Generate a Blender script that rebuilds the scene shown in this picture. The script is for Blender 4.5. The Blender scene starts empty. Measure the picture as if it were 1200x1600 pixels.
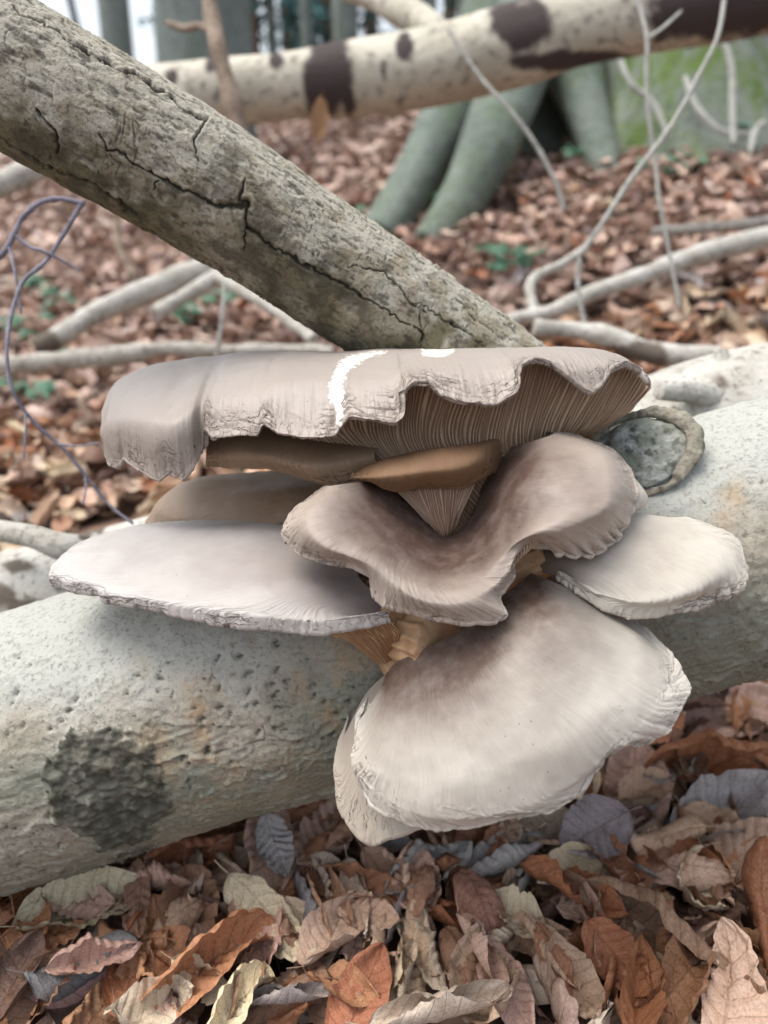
import bpy, math
import numpy as np
from mathutils import Vector, Matrix

# ------------------------------------------------------------------ camera, sky, sun, exposure
SC = bpy.context.scene
COL = SC.collection
PITCH = math.radians(22.0)
CAM_LOC = np.array([0.0, 0.0, 0.45])
FPX = 1200.0                                    # focal length in pixels of the 1200x1600 photograph
cam_d = bpy.data.cameras.new('camera')
cam_d.sensor_fit = 'VERTICAL'; cam_d.sensor_height = 36.0; cam_d.sensor_width = 27.0
cam_d.lens = 27.0; cam_d.clip_start = 0.01; cam_d.clip_end = 500.0
cam_d.dof.use_dof = True; cam_d.dof.focus_distance = 0.405; cam_d.dof.aperture_fstop = 5.2
cam = bpy.data.objects.new('camera', cam_d); COL.objects.link(cam)
cam.location = CAM_LOC; cam.rotation_euler = (math.pi/2 - PITCH, 0, 0)
SC.camera = cam

SUN_EL, SUN_AZ = math.radians(68), math.radians(-88)     # azimuth clockwise from +Y: high, on the left
world = bpy.data.worlds.new('World'); SC.world = world; world.use_nodes = True
wn = world.node_tree; wn.nodes.clear()
sky_n = wn.nodes.new('ShaderNodeTexSky'); sky_n.sky_type = 'NISHITA'; sky_n.sun_disc = False
sky_n.sun_elevation = SUN_EL; sky_n.sun_rotation = SUN_AZ
sky_n.air_density = 1.0; sky_n.dust_density = 4.0; sky_n.ozone_density = 1.0
hs = wn.nodes.new('ShaderNodeHueSaturation'); hs.inputs['Saturation'].default_value = 0.40
bg = wn.nodes.new('ShaderNodeBackground'); bg.inputs['Strength'].default_value = 0.15
wo = wn.nodes.new('ShaderNodeOutputWorld')
wn.links.new(sky_n.outputs[0], hs.inputs['Color']); wn.links.new(hs.outputs[0], bg.inputs['Color']); wn.links.new(bg.outputs[0], wo.inputs['Surface'])

sun_d = bpy.data.lights.new('sun', 'SUN'); sun_d.energy = 1.3; sun_d.angle = math.radians(40); sun_d.color = (1.0, 0.94, 0.85)
sun = bpy.data.objects.new('sun', sun_d); COL.objects.link(sun)
sdir = Vector((math.sin(SUN_AZ)*math.cos(SUN_EL), math.cos(SUN_AZ)*math.cos(SUN_EL), math.sin(SUN_EL)))
sun.rotation_euler = sdir.to_track_quat('Z', 'Y').to_euler()

SC.view_settings.view_transform = 'Standard'; SC.view_settings.look = 'None'
SC.view_settings.exposure = 0.98; SC.view_settings.gamma = 1.0
SC.view_settings.use_curve_mapping = False
SC.render.engine = 'CYCLES'
SC.cycles.use_denoising = True; SC.cycles.use_adaptive_sampling = True; SC.cycles.adaptive_threshold = 0.025
SC.cycles.max_bounces = 5; SC.cycles.diffuse_bounces = 3; SC.cycles.glossy_bounces = 3
SC.cycles.transparent_max_bounces = 8
SC.cycles.caustics_reflective = False; SC.cycles.caustics_refractive = False

# ------------------------------------------------------------------ helpers: geometry
RIGHT = np.array([1.0, 0, 0])
UP = np.array([0, math.sin(PITCH), math.cos(PITCH)])
FWD = np.array([0, math.cos(PITCH), -math.sin(PITCH)])
rng = np.random.default_rng(7)

def P(px, py, d):
    """World point that the photograph shows at (px, py), d metres in front of the lens."""
    return CAM_LOC + RIGHT*((px-600)/FPX*d) + UP*((800-py)/FPX*d) + FWD*d

def Pc(pts):                                     # list of (px, py, d in cm) -> Nx3
    return np.array([P(a, b, c/100.0) for a, b, c in pts])

def project(V):
    R = V - CAM_LOC
    d = R @ FWD
    d = np.where(np.abs(d) < 1e-6, 1e-6, d)
    return np.stack([600 + FPX*(R @ RIGHT)/d, 800 - FPX*(R @ UP)/d, d], 1)

def _h(ix, iy, iz, seed):
    n = (ix*374761393 + iy*668265263 + iz*1274126177 + seed*974634777) & 0xFFFFFFFF
    n = ((n ^ (n >> 13))*1274126177) & 0xFFFFFFFF
    n = (n ^ (n >> 16)) & 0xFFFFFF
    return n/8388607.5 - 1.0

def noise(V, seed=0):                            # value noise, V is Nx3, result about -1..1
    V = np.asarray(V, float); I = np.floor(V).astype(np.int64); F = V - I
    F = F*F*F*(F*(F*6-15)+10)
    x, y, z = I.T; u, v, w = F.T
    def c(a, b, e): return _h(x+a, y+b, z+e, seed)
    x00 = c(0,0,0)*(1-u)+c(1,0,0)*u; x10 = c(0,1,0)*(1-u)+c(1,1,0)*u
    x01 = c(0,0,1)*(1-u)+c(1,0,1)*u; x11 = c(0,1,1)*(1-u)+c(1,1,1)*u
    return (x00*(1-v)+x10*v)*(1-w) + (x01*(1-v)+x11*v)*w

def fbm(V, seed=0, oct=4, gain=0.5):
    V = np.asarray(V, float); a = 1.0; t = 0; s = 0
    for k in range(oct):
        t = t + a*noise(V*(2.03**k)+k*17.3, seed+k); s += a; a *= gain
    return t/s

def ridged(V, seed=0, oct=3):
    V = np.asarray(V, float); a = 1.0; t = 0; s = 0
    for k in range(oct):
        t = t + a*(1-2*np.abs(noise(V*(2.1**k)+k*11.7, seed+k))); s += a; a *= 0.5
    return t/s

def smooth(a, b, x):
    t = np.clip((x-a)/(b-a), 0, 1); return t*t*(3-2*t)

def catmull(pts, ts, tq):
    """Catmull-Rom through pts (N x ... ) at knots ts, evaluated at tq."""
    pts = np.asarray(pts, float); ts = np.asarray(ts, float); n = len(ts)
    if n == 2:
        f = (tq-ts[0])/(ts[1]-ts[0]); f = f.reshape((-1,)+(1,)*(pts.ndim-1))
        return pts[0]*(1-f)+pts[1]*f
    m = np.empty_like(pts)
    for i in range(n):
        a, b = max(i-1, 0), min(i+1, n-1)
        m[i] = (pts[b]-pts[a])/(ts[b]-ts[a])
    k = np.clip(np.searchsorted(ts, tq, side='right')-1, 0, n-2)
    h = (ts[k+1]-ts[k]); f = (tq-ts[k])/h
    sh = (-1,)+(1,)*(pts.ndim-1); f = f.reshape(sh); h = h.reshape(sh)
    f2, f3 = f*f, f*f*f
    return (2*f3-3*f2+1)*pts[k] + (f3-2*f2+f)*h*m[k] + (-2*f3+3*f2)*pts[k+1] + (f3-f2)*h*m[k+1]

def knots(p, mode='chord'):
    d = np.diff(p, axis=0)
    if mode == 'x': c = np.abs(d[:, 0]) + 0.06*np.linalg.norm(d, axis=1)
    else: c = np.linalg.norm(d, axis=1)**0.8
    t = np.concatenate([[0], np.cumsum(c)]); return t/t[-1]

def resample(p, n, mode='chord'):
    p = np.asarray(p, float); return catmull(p, knots(p, mode), np.linspace(0, 1, n))

def np_mesh(name, V, Q, smooth_sh=True):
    """V Nx3, Q Mx4 or Mx3 -> mesh."""
    V = np.asarray(V, np.float32); Q = np.asarray(Q, np.int32); k = Q.shape[1]
    me = bpy.data.meshes.new(name)
    me.vertices.add(len(V)); me.vertices.foreach_set('co', V.ravel())
    me.loops.add(Q.size); me.loops.foreach_set('vertex_index', Q.ravel())
    me.polygons.add(len(Q)); me.polygons.foreach_set('loop_start', np.arange(0, Q.size, k, dtype=np.int32))
    me.polygons.foreach_set('use_smooth', np.full(len(Q), smooth_sh))
    me.update(calc_edges=True)
    return me

def grid_quads(nr, nc, wrap=False, off=0, flip=False):
    r = np.arange(nr-1)[:, None]; c = np.arange(nc if wrap else nc-1)[None, :]
    c1 = (c+1) % nc
    q = np.stack([r*nc+c, r*nc+c1, (r+1)*nc+c1, (r+1)*nc+c], -1).reshape(-1, 4)
    if flip: q = q[:, ::-1]
    return q+off

def attr(me, name, val):
    a = me.attributes.new(name, 'FLOAT', 'POINT'); a.data.foreach_set('value', np.asarray(val, np.float32).ravel())

def attr_col(me, name, val):
    a = me.attributes.new(name, 'FLOAT_COLOR', 'POINT')
    val = np.asarray(val, np.float32)
    if val.shape[1] == 3: val = np.concatenate([val, np.ones((len(val), 1), np.float32)], 1)
    a.data.foreach_set('color', val.ravel())

def attr_vec(me, name, val):
    a = me.attributes.new(name, 'FLOAT_VECTOR', 'POINT'); a.data.foreach_set('vector', np.asarray(val, np.float32).ravel())

def grid_normals(G):
    du = np.gradient(G, axis=1); dv = np.gradient(G, axis=0)
    n = np.cross(du, dv); n /= np.linalg.norm(n, axis=2, keepdims=True)+1e-12
    return n

def link(name, me, mat=None, parent=None):
    o = bpy.data.objects.new(name, me); COL.objects.link(o)
    if mat is not None and me is not None: me.materials.append(mat)
    if parent is not None: o.parent = parent
    return o

def thing(o, label, cat, group=None):
    o['label'] = label; o['category'] = cat
    if group: o['group'] = group
    return o

def empty(name, loc=(0, 0, 0)):
    o = bpy.data.objects.new(name, None); COL.objects.link(o); o.location = loc
    o.empty_display_size = 0.02
    return o

def adopt(child, parent):                        # parent without moving the child's world geometry
    child.parent = parent
    child.matrix_parent_inverse = Matrix.Translation(parent.location).inverted()
    return child

# ------------------------------------------------------------------ helpers: materials
class M:
    def __init__(s, name):
        s.m = bpy.data.materials.new(name); s.m.use_nodes = True
        s.t = s.m.node_tree; s.b = s.t.nodes['Principled BSDF']
        s.b.inputs['Specular IOR Level'].default_value = 0.3
    def n(s, typ, **kw):
        nd = s.t.nodes.new(typ)
        for k, v in kw.items(): setattr(nd, k, v)
        return nd
    def set(s, sock, v):
        if hasattr(v, 'is_linked') or isinstance(v, bpy.types.NodeSocket): s.t.links.new(v, sock)
        else:
            if isinstance(v, tuple) and len(v) == 3 and len(sock.default_value) == 4: v = v+(1,)
            sock.default_value = v
    def attr(s, name, out='Fac'):
        a = s.n('ShaderNodeAttribute'); a.attribute_name = name; return a.outputs[out]
    def noise(s, scale, detail=4, rough=0.55, vec=None, dist=0.0):
        a = s.n('ShaderNodeTexNoise'); a.inputs['Scale'].default_value = scale; a.inputs['Detail'].default_value = detail
        a.inputs['Roughness'].default_value = rough; a.inputs['Distortion'].default_value = dist
        if vec is not None: s.set(a.inputs['Vector'], vec)
        return a.outputs['Fac']
    def voro(s, scale, vec=None, feature='F1', out='Distance', rand=1.0):
        a = s.n('ShaderNodeTexVoronoi'); a.feature = feature; a.inputs['Scale'].default_value = scale
        a.inputs['Randomness'].default_value = rand
        if vec is not None: s.set(a.inputs['Vector'], vec)
        return a.outputs[out]
    def ramp(s, fac, stops):
        r = s.n('ShaderNodeValToRGB'); e = r.color_ramp.elements
        while len(e) < len(stops): e.new(0.5)
        for q, (p, c) in zip(e, stops):
            q.position = p; q.color = (c, c, c, 1) if not isinstance(c, tuple) else c+(1,)
        s.set(r.inputs[0], fac); return r.outputs[0]
    def mix(s, f, a, b, mode='MIX'):
        x = s.n('ShaderNodeMix'); x.data_type = 'RGBA'; x.blend_type = mode
        s.set(x.inputs[0], f); s.set(x.inputs[6], a); s.set(x.inputs[7], b); return x.outputs[2]
    def math(s, op, a, b=0.0, c=0.0, clamp=False):
        x = s.n('ShaderNodeMath'); x.operation = op; x.use_clamp = clamp
        s.set(x.inputs[0], a); s.set(x.inputs[1], b)
        if op in ('MULTIPLY_ADD',): s.set(x.inputs[2], c)
        return x.outputs[0]
    def mapr(s, v, a, b, c=0.0, d=1.0):
        x = s.n('ShaderNodeMapRange'); s.set(x.inputs[0], v)
        for i, q in enumerate((a, b, c, d)): x.inputs[i+1].default_value = q
        return x.outputs[0]
    def scale(s, vec, sx, sy, sz):
        x = s.n('ShaderNodeMapping'); s.set(x.inputs[0], vec); x.inputs['Scale'].default_value = (sx, sy, sz); return x.outputs[0]
    def bump(s, h, dist=0.001, strength=1.0, normal=None):
        b = s.n('ShaderNodeBump'); b.inputs['Distance'].default_value = dist; b.inputs['Strength'].default_value = strength
        s.set(b.inputs['Height'], h)
        if normal is not None: s.set(b.inputs['Normal'], normal)
        return b.outputs[0]
    def done(s, color=None, rough=0.7, normal=None):
        if color is not None: s.set(s.b.inputs['Base Color'], color)
        s.set(s.b.inputs['Roughness'], rough)
        if normal is not None: s.set(s.b.inputs['Normal'], normal)
        return s.m

# ------------------------------------------------------------------ ground
def ground_z(x, y):
    x = np.asarray(x, float); y = np.asarray(y, float)
    t = y-0.7; up = np.where(t > 3, t, np.log1p(np.exp(np.clip(t*5, -30, 30)))/5)
    up = up - np.maximum(0, up-6.5)*0.9
    up = np.where(up > 7.5, 7.5 - (up-7.5)*0.6, up)
    yy = np.maximum(y, 0.6)
    sl = 0.20+0.075*np.tanh(2.5*x/yy)
    z = up*sl + 0.13*np.tanh(1.2*x)*smooth(0.7, 1.6, y)
    V = np.stack([x*1.7, y*1.7, np.zeros_like(x)], -1).reshape(-1, 3)
    z = z + (0.02*noise(V, 3)+0.012*noise(V*3.1, 4)).reshape(x.shape)*smooth(0.0, 1.0, np.abs(y))
    return z

def ground_hit(px, py, dmin=0.35, dmax=25):
    d = np.geomspace(dmin, dmax, 700)
    W = CAM_LOC[None] + RIGHT[None]*((px-600)/FPX*d)[:, None] + UP[None]*((800-py)/FPX*d)[:, None] + FWD[None]*d[:, None]
    below = W[:, 2] < ground_z(W[:, 0], W[:, 1])
    i = int(np.argmax(below)) if below.any() else len(d)-1
    return W[i], d[i]

_gx = np.linspace(-40, 1240, 65); _gy = np.linspace(200, 1640, 73)
_GD = None
def ground_depth(px, py):
    global _GD
    if _GD is None:
        _GD = np.array([[ground_hit(x, y)[1] for x in _gx] for y in _gy])
    i = np.clip((py-_gy[0])/(_gy[1]-_gy[0]), 0, len(_gy)-1.001); j = np.clip((px-_gx[0])/(_gx[1]-_gx[0]), 0, len(_gx)-1.001)
    a, b = int(i), int(j); u, v = i-a, j-b
    return (_GD[a, b]*(1-v)+_GD[a, b+1]*v)*(1-u)+(_GD[a+1, b]*(1-v)+_GD[a+1, b+1]*v)*u

def build_ground():
    u = np.linspace(-1, 1, 260); v = np.linspace(0, 1, 300)
    X = np.sign(u)*(np.abs(u)**2.6)*60
    Y = -2 + 90*v**3.0
    XX, YY = np.meshgrid(X, Y); ZZ = ground_z(XX, YY)-0.012
    V = np.stack([XX, YY, ZZ], -1).reshape(-1, 3)
    me = np_mesh('ground', V, grid_quads(len(Y), len(X)))
    m = M('leaf_soil')
    tc = m.n('ShaderNodeTexCoord').outputs['Object']
    cell = m.voro(17.0, tc, out='Color'); sep = m.n('ShaderNodeSeparateColor'); m.set(sep.inputs[0], cell)
    dist = m.voro(17.0, tc)
    c = m.ramp(sep.outputs[0], [(0.0, (0.05, 0.028, 0.018)), (0.3, (0.2, 0.1, 0.06)), (0.6, (0.30, 0.19, 0.14)), (1.0, (0.42, 0.31, 0.25))])
    c = m.mix(m.mapr(dist, 0.35, 0.75), c, (0.03, 0.02, 0.015))
    c = m.mix(m.mapr(m.noise(60, 5), 0.35, 0.7, 0.0, 0.6), c, (0.06, 0.035, 0.024))
    o = link('ground', me, m.done(c, 0.9, m.bump(m.noise(45, 5), 0.02))); o['kind'] = 'structure'
    return o
build_ground()

# ------------------------------------------------------------------ tubes: logs, trunks, branches, twigs
def tube_grid(path, radii, ns, nt, mode='chord', front=False):
    """Centre line through path, radii along it -> grid (ns x nt x 3), arc length s, angle th, normals."""
    path = np.asarray(path, float)
    t = knots(path, mode); q = np.linspace(0, 1, ns)
    C = catmull(path, t, q)
    r = np.interp(q, np.linspace(0, 1, len(radii)), radii) if np.ndim(radii) else np.full(ns, radii)
    T = np.gradient(C, axis=0); T /= np.linalg.norm(T, axis=1, keepdims=True)
    n0 = CAM_LOC - C[0]; n0 = n0 - T[0]*(n0 @ T[0]); n0 /= np.linalg.norm(n0)
    N = np.empty_like(C); N[0] = n0
    for i in range(1, ns):
        n = N[i-1]-T[i]*(N[i-1] @ T[i]); N[i] = n/np.linalg.norm(n)
    B = np.cross(T, N)
    th = np.linspace(0, 2*np.pi, nt, endpoint=False)
    if front:                                    # most columns on the side that faces the lens
        k = int(nt*0.86); a = np.radians(112)
        th = np.concatenate([np.linspace(-a, a, k, endpoint=False), np.linspace(a, 2*np.pi-a, nt-k, endpoint=False)])
    D = N[:, None]*np.cos(th)[None, :, None] + B[:, None]*np.sin(th)[None, :, None]
    L = np.concatenate([[0], np.cumsum(np.linalg.norm(np.diff(C, axis=0), axis=1))])
    return C, r, D, L, th

def tube_mesh(name, C, R, D, cap=True, attrs=None):
    """R: ns x nt radius. Adds end caps (fan to a centre vertex as quads collapsed to tris rows)."""
    ns, nt = R.shape
    G = C[:, None]+D*R[..., None]
    V = G.reshape(-1, 3); Q = grid_quads(ns, nt, wrap=True)
    if cap:                                      # rounded ends: three shrinking rings at each end
        rings = []; 
        T0 = C[0]-C[1]; T0 /= np.linalg.norm(T0); T1 = C[-1]-C[-2]; T1 /= np.linalg.norm(T1)
        extra = []
        for (k, T) in ((0, T0), (ns-1, T1)):
            base = k*nt
            prev = np.arange(base, base+nt)
            for f, h in ((0.93, 0.05), (0.6, 0.08), (0.02, 0.07)):
                ring = C[k]+D[k]*(R[k]*f)[:, None]+T*(R[k].mean()*h)
                idx = len(V)+np.arange(nt); V = np.concatenate([V, ring])
                a, b = prev, np.roll(prev, -1); c, d = np.roll(idx, -1), idx
                q = np.stack([a, b, c, d], 1)
                extra.append(q[:, ::-1] if k == 0 else q); prev = idx
        Q = np.concatenate([Q]+extra)
    me = np_mesh(name, V, Q[:, ::-1] if False else Q)
    return me, V, ns*nt

def pad(a, n, fill=None):
    a = np.asarray(a).ravel(); f = a[-1] if fill is None else fill
    return np.concatenate([a, np.full(n-len(a), f)])

def seg_dist(pxy, poly):
    """Distance in pixels of points to a polyline, and the position along it 0..1."""
    best = np.full(len(pxy), 1e9); along = np.zeros(len(pxy)); poly = np.asarray(poly, float)
    n = len(poly)-1
    for i in range(n):
        a, b = poly[i, :2], poly[i+1, :2]; ab = b-a
        t = np.clip(((pxy-a) @ ab)/(ab @ ab), 0, 1)
        d = np.linalg.norm(pxy-(a+t[:, None]*ab), axis=1)
        w = d < best; best[w] = d[w]; along[w] = (i+t[w])/n
    return best, along

def blob(px, cx, cy, rx, ry, ang=0.0):
    x, y = px[:, 0]-cx, px[:, 1]-cy; c, s = math.cos(ang), math.sin(ang)
    return np.sqrt(((x*c+y*s)/rx)**2+((-x*s+y*c)/ry)**2)

# bark material: colours come from baked-in stain and painted top-light masks (attributes) plus fine node noise
def bark_material(name, base, light, dark, moss, bump=0.0012, fine=420, rough=0.85, pale=(0.58, 0.595, 0.58), speck=0.5):
    m = M(name)
    tc = m.n('ShaderNodeTexCoord').outputs['Object']
    n1 = m.noise(fine*0.12, 6, 0.6, tc); n2 = m.noise(fine, 6, 0.65, tc); n3 = m.noise(fine*2.7, 4, 0.6, tc)
    c = m.mix(m.mapr(n1, 0.35, 0.65), base, light)
    c = m.mix(m.attr('moss'), c, moss)
    c = m.mix(m.attr('pale'), c, pale)
    c = m.mix(m.attr('ochre'), c, (0.37, 0.255, 0.14))
    n4 = m.noise(fine*0.45, 6, 0.7, tc)
    c = m.mix(m.math('MULTIPLY', m.mapr(n4, 0.54, 0.66), 0.45), c, moss)
    c = m.mix(m.math('MULTIPLY', m.mapr(n2, 0.52, 0.66), speck), c, dark)
    c = m.mix(m.attr('dark'), c, dark)
    h = m.math('ADD', n2, m.math('MULTIPLY', n3, 0.5))
    return m.done(c, rough, m.bump(h, bump, 0.8))

def put_attrs(me, n, **kw):
    for k in ('moss', 'ochre', 'pale', 'dark'):
        attr(me, k, np.clip(pad(kw.get(k, np.zeros(1)), n, 0.0 if k != 'dark' else 0.5), 0, 1))

def craters(R, L, th, rmean, pts, depth, size, dark, stretch=1.6):
    """Press small pits into a tube: pts are (s, theta)."""
    nt = len(th)
    for s, a, sc in pts:
        w = size*sc
        i0, i1 = np.searchsorted(L, [s-3*w*stretch, s+3*w*stretch])
        if i1-i0 < 2: continue
        ds = (L[i0:i1]-s)/(w*stretch)
        da = ((th-a+np.pi) % (2*np.pi)-np.pi)*rmean/w
        j = np.where(np.abs(da) < 3)[0]
        k1, k2 = np.random.default_rng(int(s*1e6)).normal(0, .6, 2)
        g = np.exp(-(ds[:, None]**2*(1+.5*k1*np.sign(ds[:, None]))+np.abs(da[j][None]+k2*ds[:, None]+.5*np.sin(ds[:, None]*2))**1.5))
        R[np.ix_(range(i0, i1), j)] -= depth*sc*g - 0.15*depth*sc*np.exp(-((np.sqrt(ds[:, None]**2+da[j][None]**2)-1.5)/0.45)**2)
        dark[np.ix_(range(i0, i1), j)] = np.maximum(dark[np.ix_(range(i0, i1), j)], 0.95*smooth(0.4, 0.8, g))

def build_main_log():
    root = empty('fallen_log', P(600, 1005, 0.50))
    path = [P(-200, 1228, .50), P(0, 1171, .50), P(300, 1085, .50), P(600, 1001, .50), P(900, 916, .50), P(1200, 830, .50), P(1400, 773, .505)]
    C, r, D, L, th = tube_grid(path, [.0845, .0845, .083, .082, .082, .084, .085], 860, 330, front=True)
    ns, nt = len(C), len(th)
    R = np.repeat(r[:, None], nt, 1)
    S, A = np.meshgrid(L, th, indexing='ij')
    cyl = np.stack([S, np.cos(A)*.083, np.sin(A)*.083], -1).reshape(-1, 3)
    px = project((C[:, None]+D*R[..., None]).reshape(-1, 3))
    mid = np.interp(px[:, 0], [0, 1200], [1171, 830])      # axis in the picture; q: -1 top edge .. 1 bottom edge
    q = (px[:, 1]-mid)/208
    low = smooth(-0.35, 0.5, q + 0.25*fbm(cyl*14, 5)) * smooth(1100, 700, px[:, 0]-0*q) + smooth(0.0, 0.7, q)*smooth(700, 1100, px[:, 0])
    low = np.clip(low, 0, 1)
    grain = np.stack([cyl[:, 0]*26+2.5*noise(cyl*30, 8), cyl[:, 1]*210+1.5*noise(cyl*55, 9), cyl[:, 2]*210+1.5*noise(cyl*55, 10)], 1)
    rid = ridged(grain, 11, 2)
    h = 0.0035*fbm(cyl*9, 21, 3) + 0.0016*fbm(cyl*45, 22, 3) + 0.0004*fbm(cyl*190, 23, 3)
    flake = fbm(cyl*np.array([90, 190, 190]), 24, 3)+0.25*(low-0.6); h += 0.0004*smooth(0.0, 0.09, flake)
    fe = np.exp(-((flake-0.01)/0.02)**2)*smooth(0.0, 0.3, fbm(cyl*28, 25, 2))*(0.15+0.85*low)
    lc = ridged(np.stack([cyl[:, 0]*17+3.0*noise(cyl*22, 26), cyl[:, 1]*120+1.2*noise(cyl*60, 27), cyl[:, 2]*120+1.2*noise(cyl*60, 28)], 1), 29, 2)
    lc = smooth(0.72, 0.92, lc)*smooth(-0.15, 0.25, fbm(cyl*26, 30, 3))*(0.2+0.8*low)
    h -= 0.0012*lc
    h += low*(0.0016*smooth(0.45, 0.95, rid)*smooth(-0.2, 0.3, fbm(cyl*np.array([14, 60, 60]), 32, 2))+0.0009*fbm(grain*1.7, 31, 3))
    # shaggy dark patch of rotten bark low on the left
    pb = blob(px, 160, 1228, 88, 104, -0.35) + 0.62*fbm(cyl*48, 41, 6, 0.68)
    patch = smooth(1.0, 0.93, pb)*smooth(-0.75, -0.45, fbm(cyl*150, 46, 3))
    h += patch*(0.0022*ridged(cyl*np.array([70, 170, 170]), 43, 3)+0.0018*fbm(cyl*260, 44, 3)+0.0006)
    R = R + h.reshape(ns, nt)
    dark = np.zeros((ns, nt))
    fr = rng.random
    pits = []
    pxg = px.reshape(ns, nt, 3)
    def pit_cloud(n, cx, cy, sx, sy, smin, smax):
        k = 0
        while k < n:
            x, y = rng.normal(cx, sx), rng.normal(cy, sy)
            i = np.argmin((pxg[:, 0, 0]-x)**2)      # column whose front line has that x
            j = np.argmin((pxg[i, :, 0]-x)**2+(pxg[i, :, 1]-y)**2 + 1e5*(np.cos(th) < 0))
            pits.append((L[i]+rng.normal(0, .001), th[j], rng.uniform(smin, smax))); k += 1
    pit_cloud(45, 350, 1110, 110, 60, 0.35, 1.1); pit_cloud(32, 440, 1080, 60, 60, 0.4, 1.15)
    pit_cloud(22, 120, 1120, 90, 60, 0.3, 0.8); pit_cloud(18, 350, 1230, 130, 40, 0.4, 0.9)
    pit_cloud(80, 1110, 760, 60, 75, 0.35, 0.8); pit_cloud(45, 1130, 960, 60, 45, 0.5, 1.1); pit_cloud(30, 60, 1290, 60, 40, 0.4, 0.8)
    craters(R, L, th, .083, pits, 0.0022, 0.0017, dark)
    dark *= smooth(-0.55, -0.1, fbm(cyl*330, 47, 2)).reshape(ns, nt)
    me, V, n0 = tube_mesh('log', C, R, D)
    ochre = 0.95*smooth(-0.1, 0.35, fbm(cyl*36, 51, 5, .6))*smooth(1.5, 0.2, blob(px, 400, 1110, 190, 120, -0.25)+0.3*fbm(cyl*30, 52, 3))
    ochre += 0.7*smooth(0.0, 0.45, fbm(cyl*30, 53, 4))*smooth(1.2, 0.2, blob(px, 1130, 790, 55, 65, 0.5))
    ochre += 0.35*smooth(0.1, 0.5, fbm(cyl*20, 54, 4))*smooth(0.1, -0.6, q)*smooth(1000, 1200, px[:, 0]+60)
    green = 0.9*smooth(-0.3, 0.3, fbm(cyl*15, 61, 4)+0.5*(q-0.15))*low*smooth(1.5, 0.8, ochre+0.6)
    pale = smooth(0.25, -0.45, q+0.45*fbm(cyl*22, 71, 4))*0.95 + 0.35*smooth(0.45, 0.9, rid)*low  # upper side painted paler, standing in for sky light; ridges pale too
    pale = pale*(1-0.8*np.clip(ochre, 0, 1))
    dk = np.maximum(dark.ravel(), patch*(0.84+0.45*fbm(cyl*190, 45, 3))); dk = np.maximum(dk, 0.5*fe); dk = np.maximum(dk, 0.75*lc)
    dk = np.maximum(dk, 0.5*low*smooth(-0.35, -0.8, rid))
    put_attrs(me, len(V), moss=np.clip(green, 0, .9), ochre=ochre, pale=pale, dark=dk)
    m = bark_material('log_bark', (0.31, 0.275, 0.22), (0.41, 0.375, 0.31), (0.065, 0.065, 0.05), (0.205, 0.22, 0.17), 0.0011, 380, pale=(0.41, 0.42, 0.385), speck=0.45)
    b = link('bark', me, m); adopt(b, root)
    thing(root, 'thick pale pitted log lying across the frame with mushrooms growing on it', 'log')
    # sawn branch stub with a raised bark collar
    n_ = np.array([-0.28, -0.64, 0.72]); n_ /= np.linalg.norm(n_)
    c0 = P(998, 704, 0.441)
    a_ = np.array([1.0, 0, 0.25]); a_ -= n_*(a_ @ n_); a_ /= np.linalg.norm(a_); b_ = np.cross(n_, a_)
    rr = np.linspace(0, 1, 40); aa = np.linspace(0, 2*np.pi, 120, endpoint=False)
    RR, AA = np.meshgrid(rr, aa, indexing='ij')
    rad = (0.0255+0.0016*np.sin(2*AA+1)+0.0012*np.sin(3*AA))
    flat = np.stack([RR*rad*1.04*np.cos(AA), RR*rad*0.92*np.sin(AA)], -1)
    v3 = np.concatenate([flat, np.zeros_like(RR)[..., None]], -1).reshape(-1, 3)
    hh = 0.0018*fbm(v3*190, 81, 4)+0.0040*fbm(v3*50, 82, 3)-0.003*RR.ravel()**6
    V = c0+v3[:, :1]*a_+v3[:, 1:2]*b_+hh[:, None]*n_
    V = np.concatenate([V, (V.reshape(40, 120, 3)[-1]-n_*0.02)])
    me = np_mesh('knot', V, grid_quads(41, 120, wrap=True))
    put_attrs(me, len(V), moss=np.clip(0.55+0.6*fbm(V*60, 83, 3), 0, 1), dark=smooth(0.05, 0.5, fbm(V*220, 84, 4))*0.8, pale=smooth(0.0, 0.5, fbm(V*120, 86, 4))*0.5)
    k = link('branch_stub', me, bark_material('stub_wood', (0.22, 0.23, 0.19), (0.30, 0.30, 0.26), (0.06, 0.06, 0.05), (0.17, 0.20, 0.16), 0.0012, 500)); adopt(k, root)
    nb = 18; pb_ = np.linspace(0, 2*np.pi, nb, endpoint=False)
    AA, PB = np.meshgrid(aa, pb_, indexing='ij')
    rr_ = 0.0265+0.0016*np.sin(2*AA+1)+0.0012*np.sin(3*AA)
    side = 0.55+0.45*np.cos(AA-0.15)
    w = 0.0007+0.0042*side**1.6
    w = w*(1+0.30*noise(np.stack([np.cos(AA)*3, np.sin(AA)*3, PB*0.3], -1).reshape(-1, 3), 87).reshape(AA.shape)+0.22*fbm(np.stack([np.cos(AA)*9, np.sin(AA)*9, np.cos(PB)*1.5+np.sin(PB)], -1).reshape(-1, 3), 88, 4).reshape(AA.shape))
    rc = rr_+0.002+w*np.cos(PB)
    V = c0+(rc*1.06*np.cos(AA))[..., None]*a_+(rc*0.95*np.sin(AA))[..., None]*b_+((w*np.sin(PB)*0.75-0.0022)[..., None])*n_
    V = V.reshape(-1, 3)
    V = V+(0.0011*fbm(V*170, 91, 4)+0.0006*ridged(V*420, 93, 2))[:, None]*n_+0.0009*np.stack([fbm(V*210, 94+i_, 3) for i_ in range(3)], 1)
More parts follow.
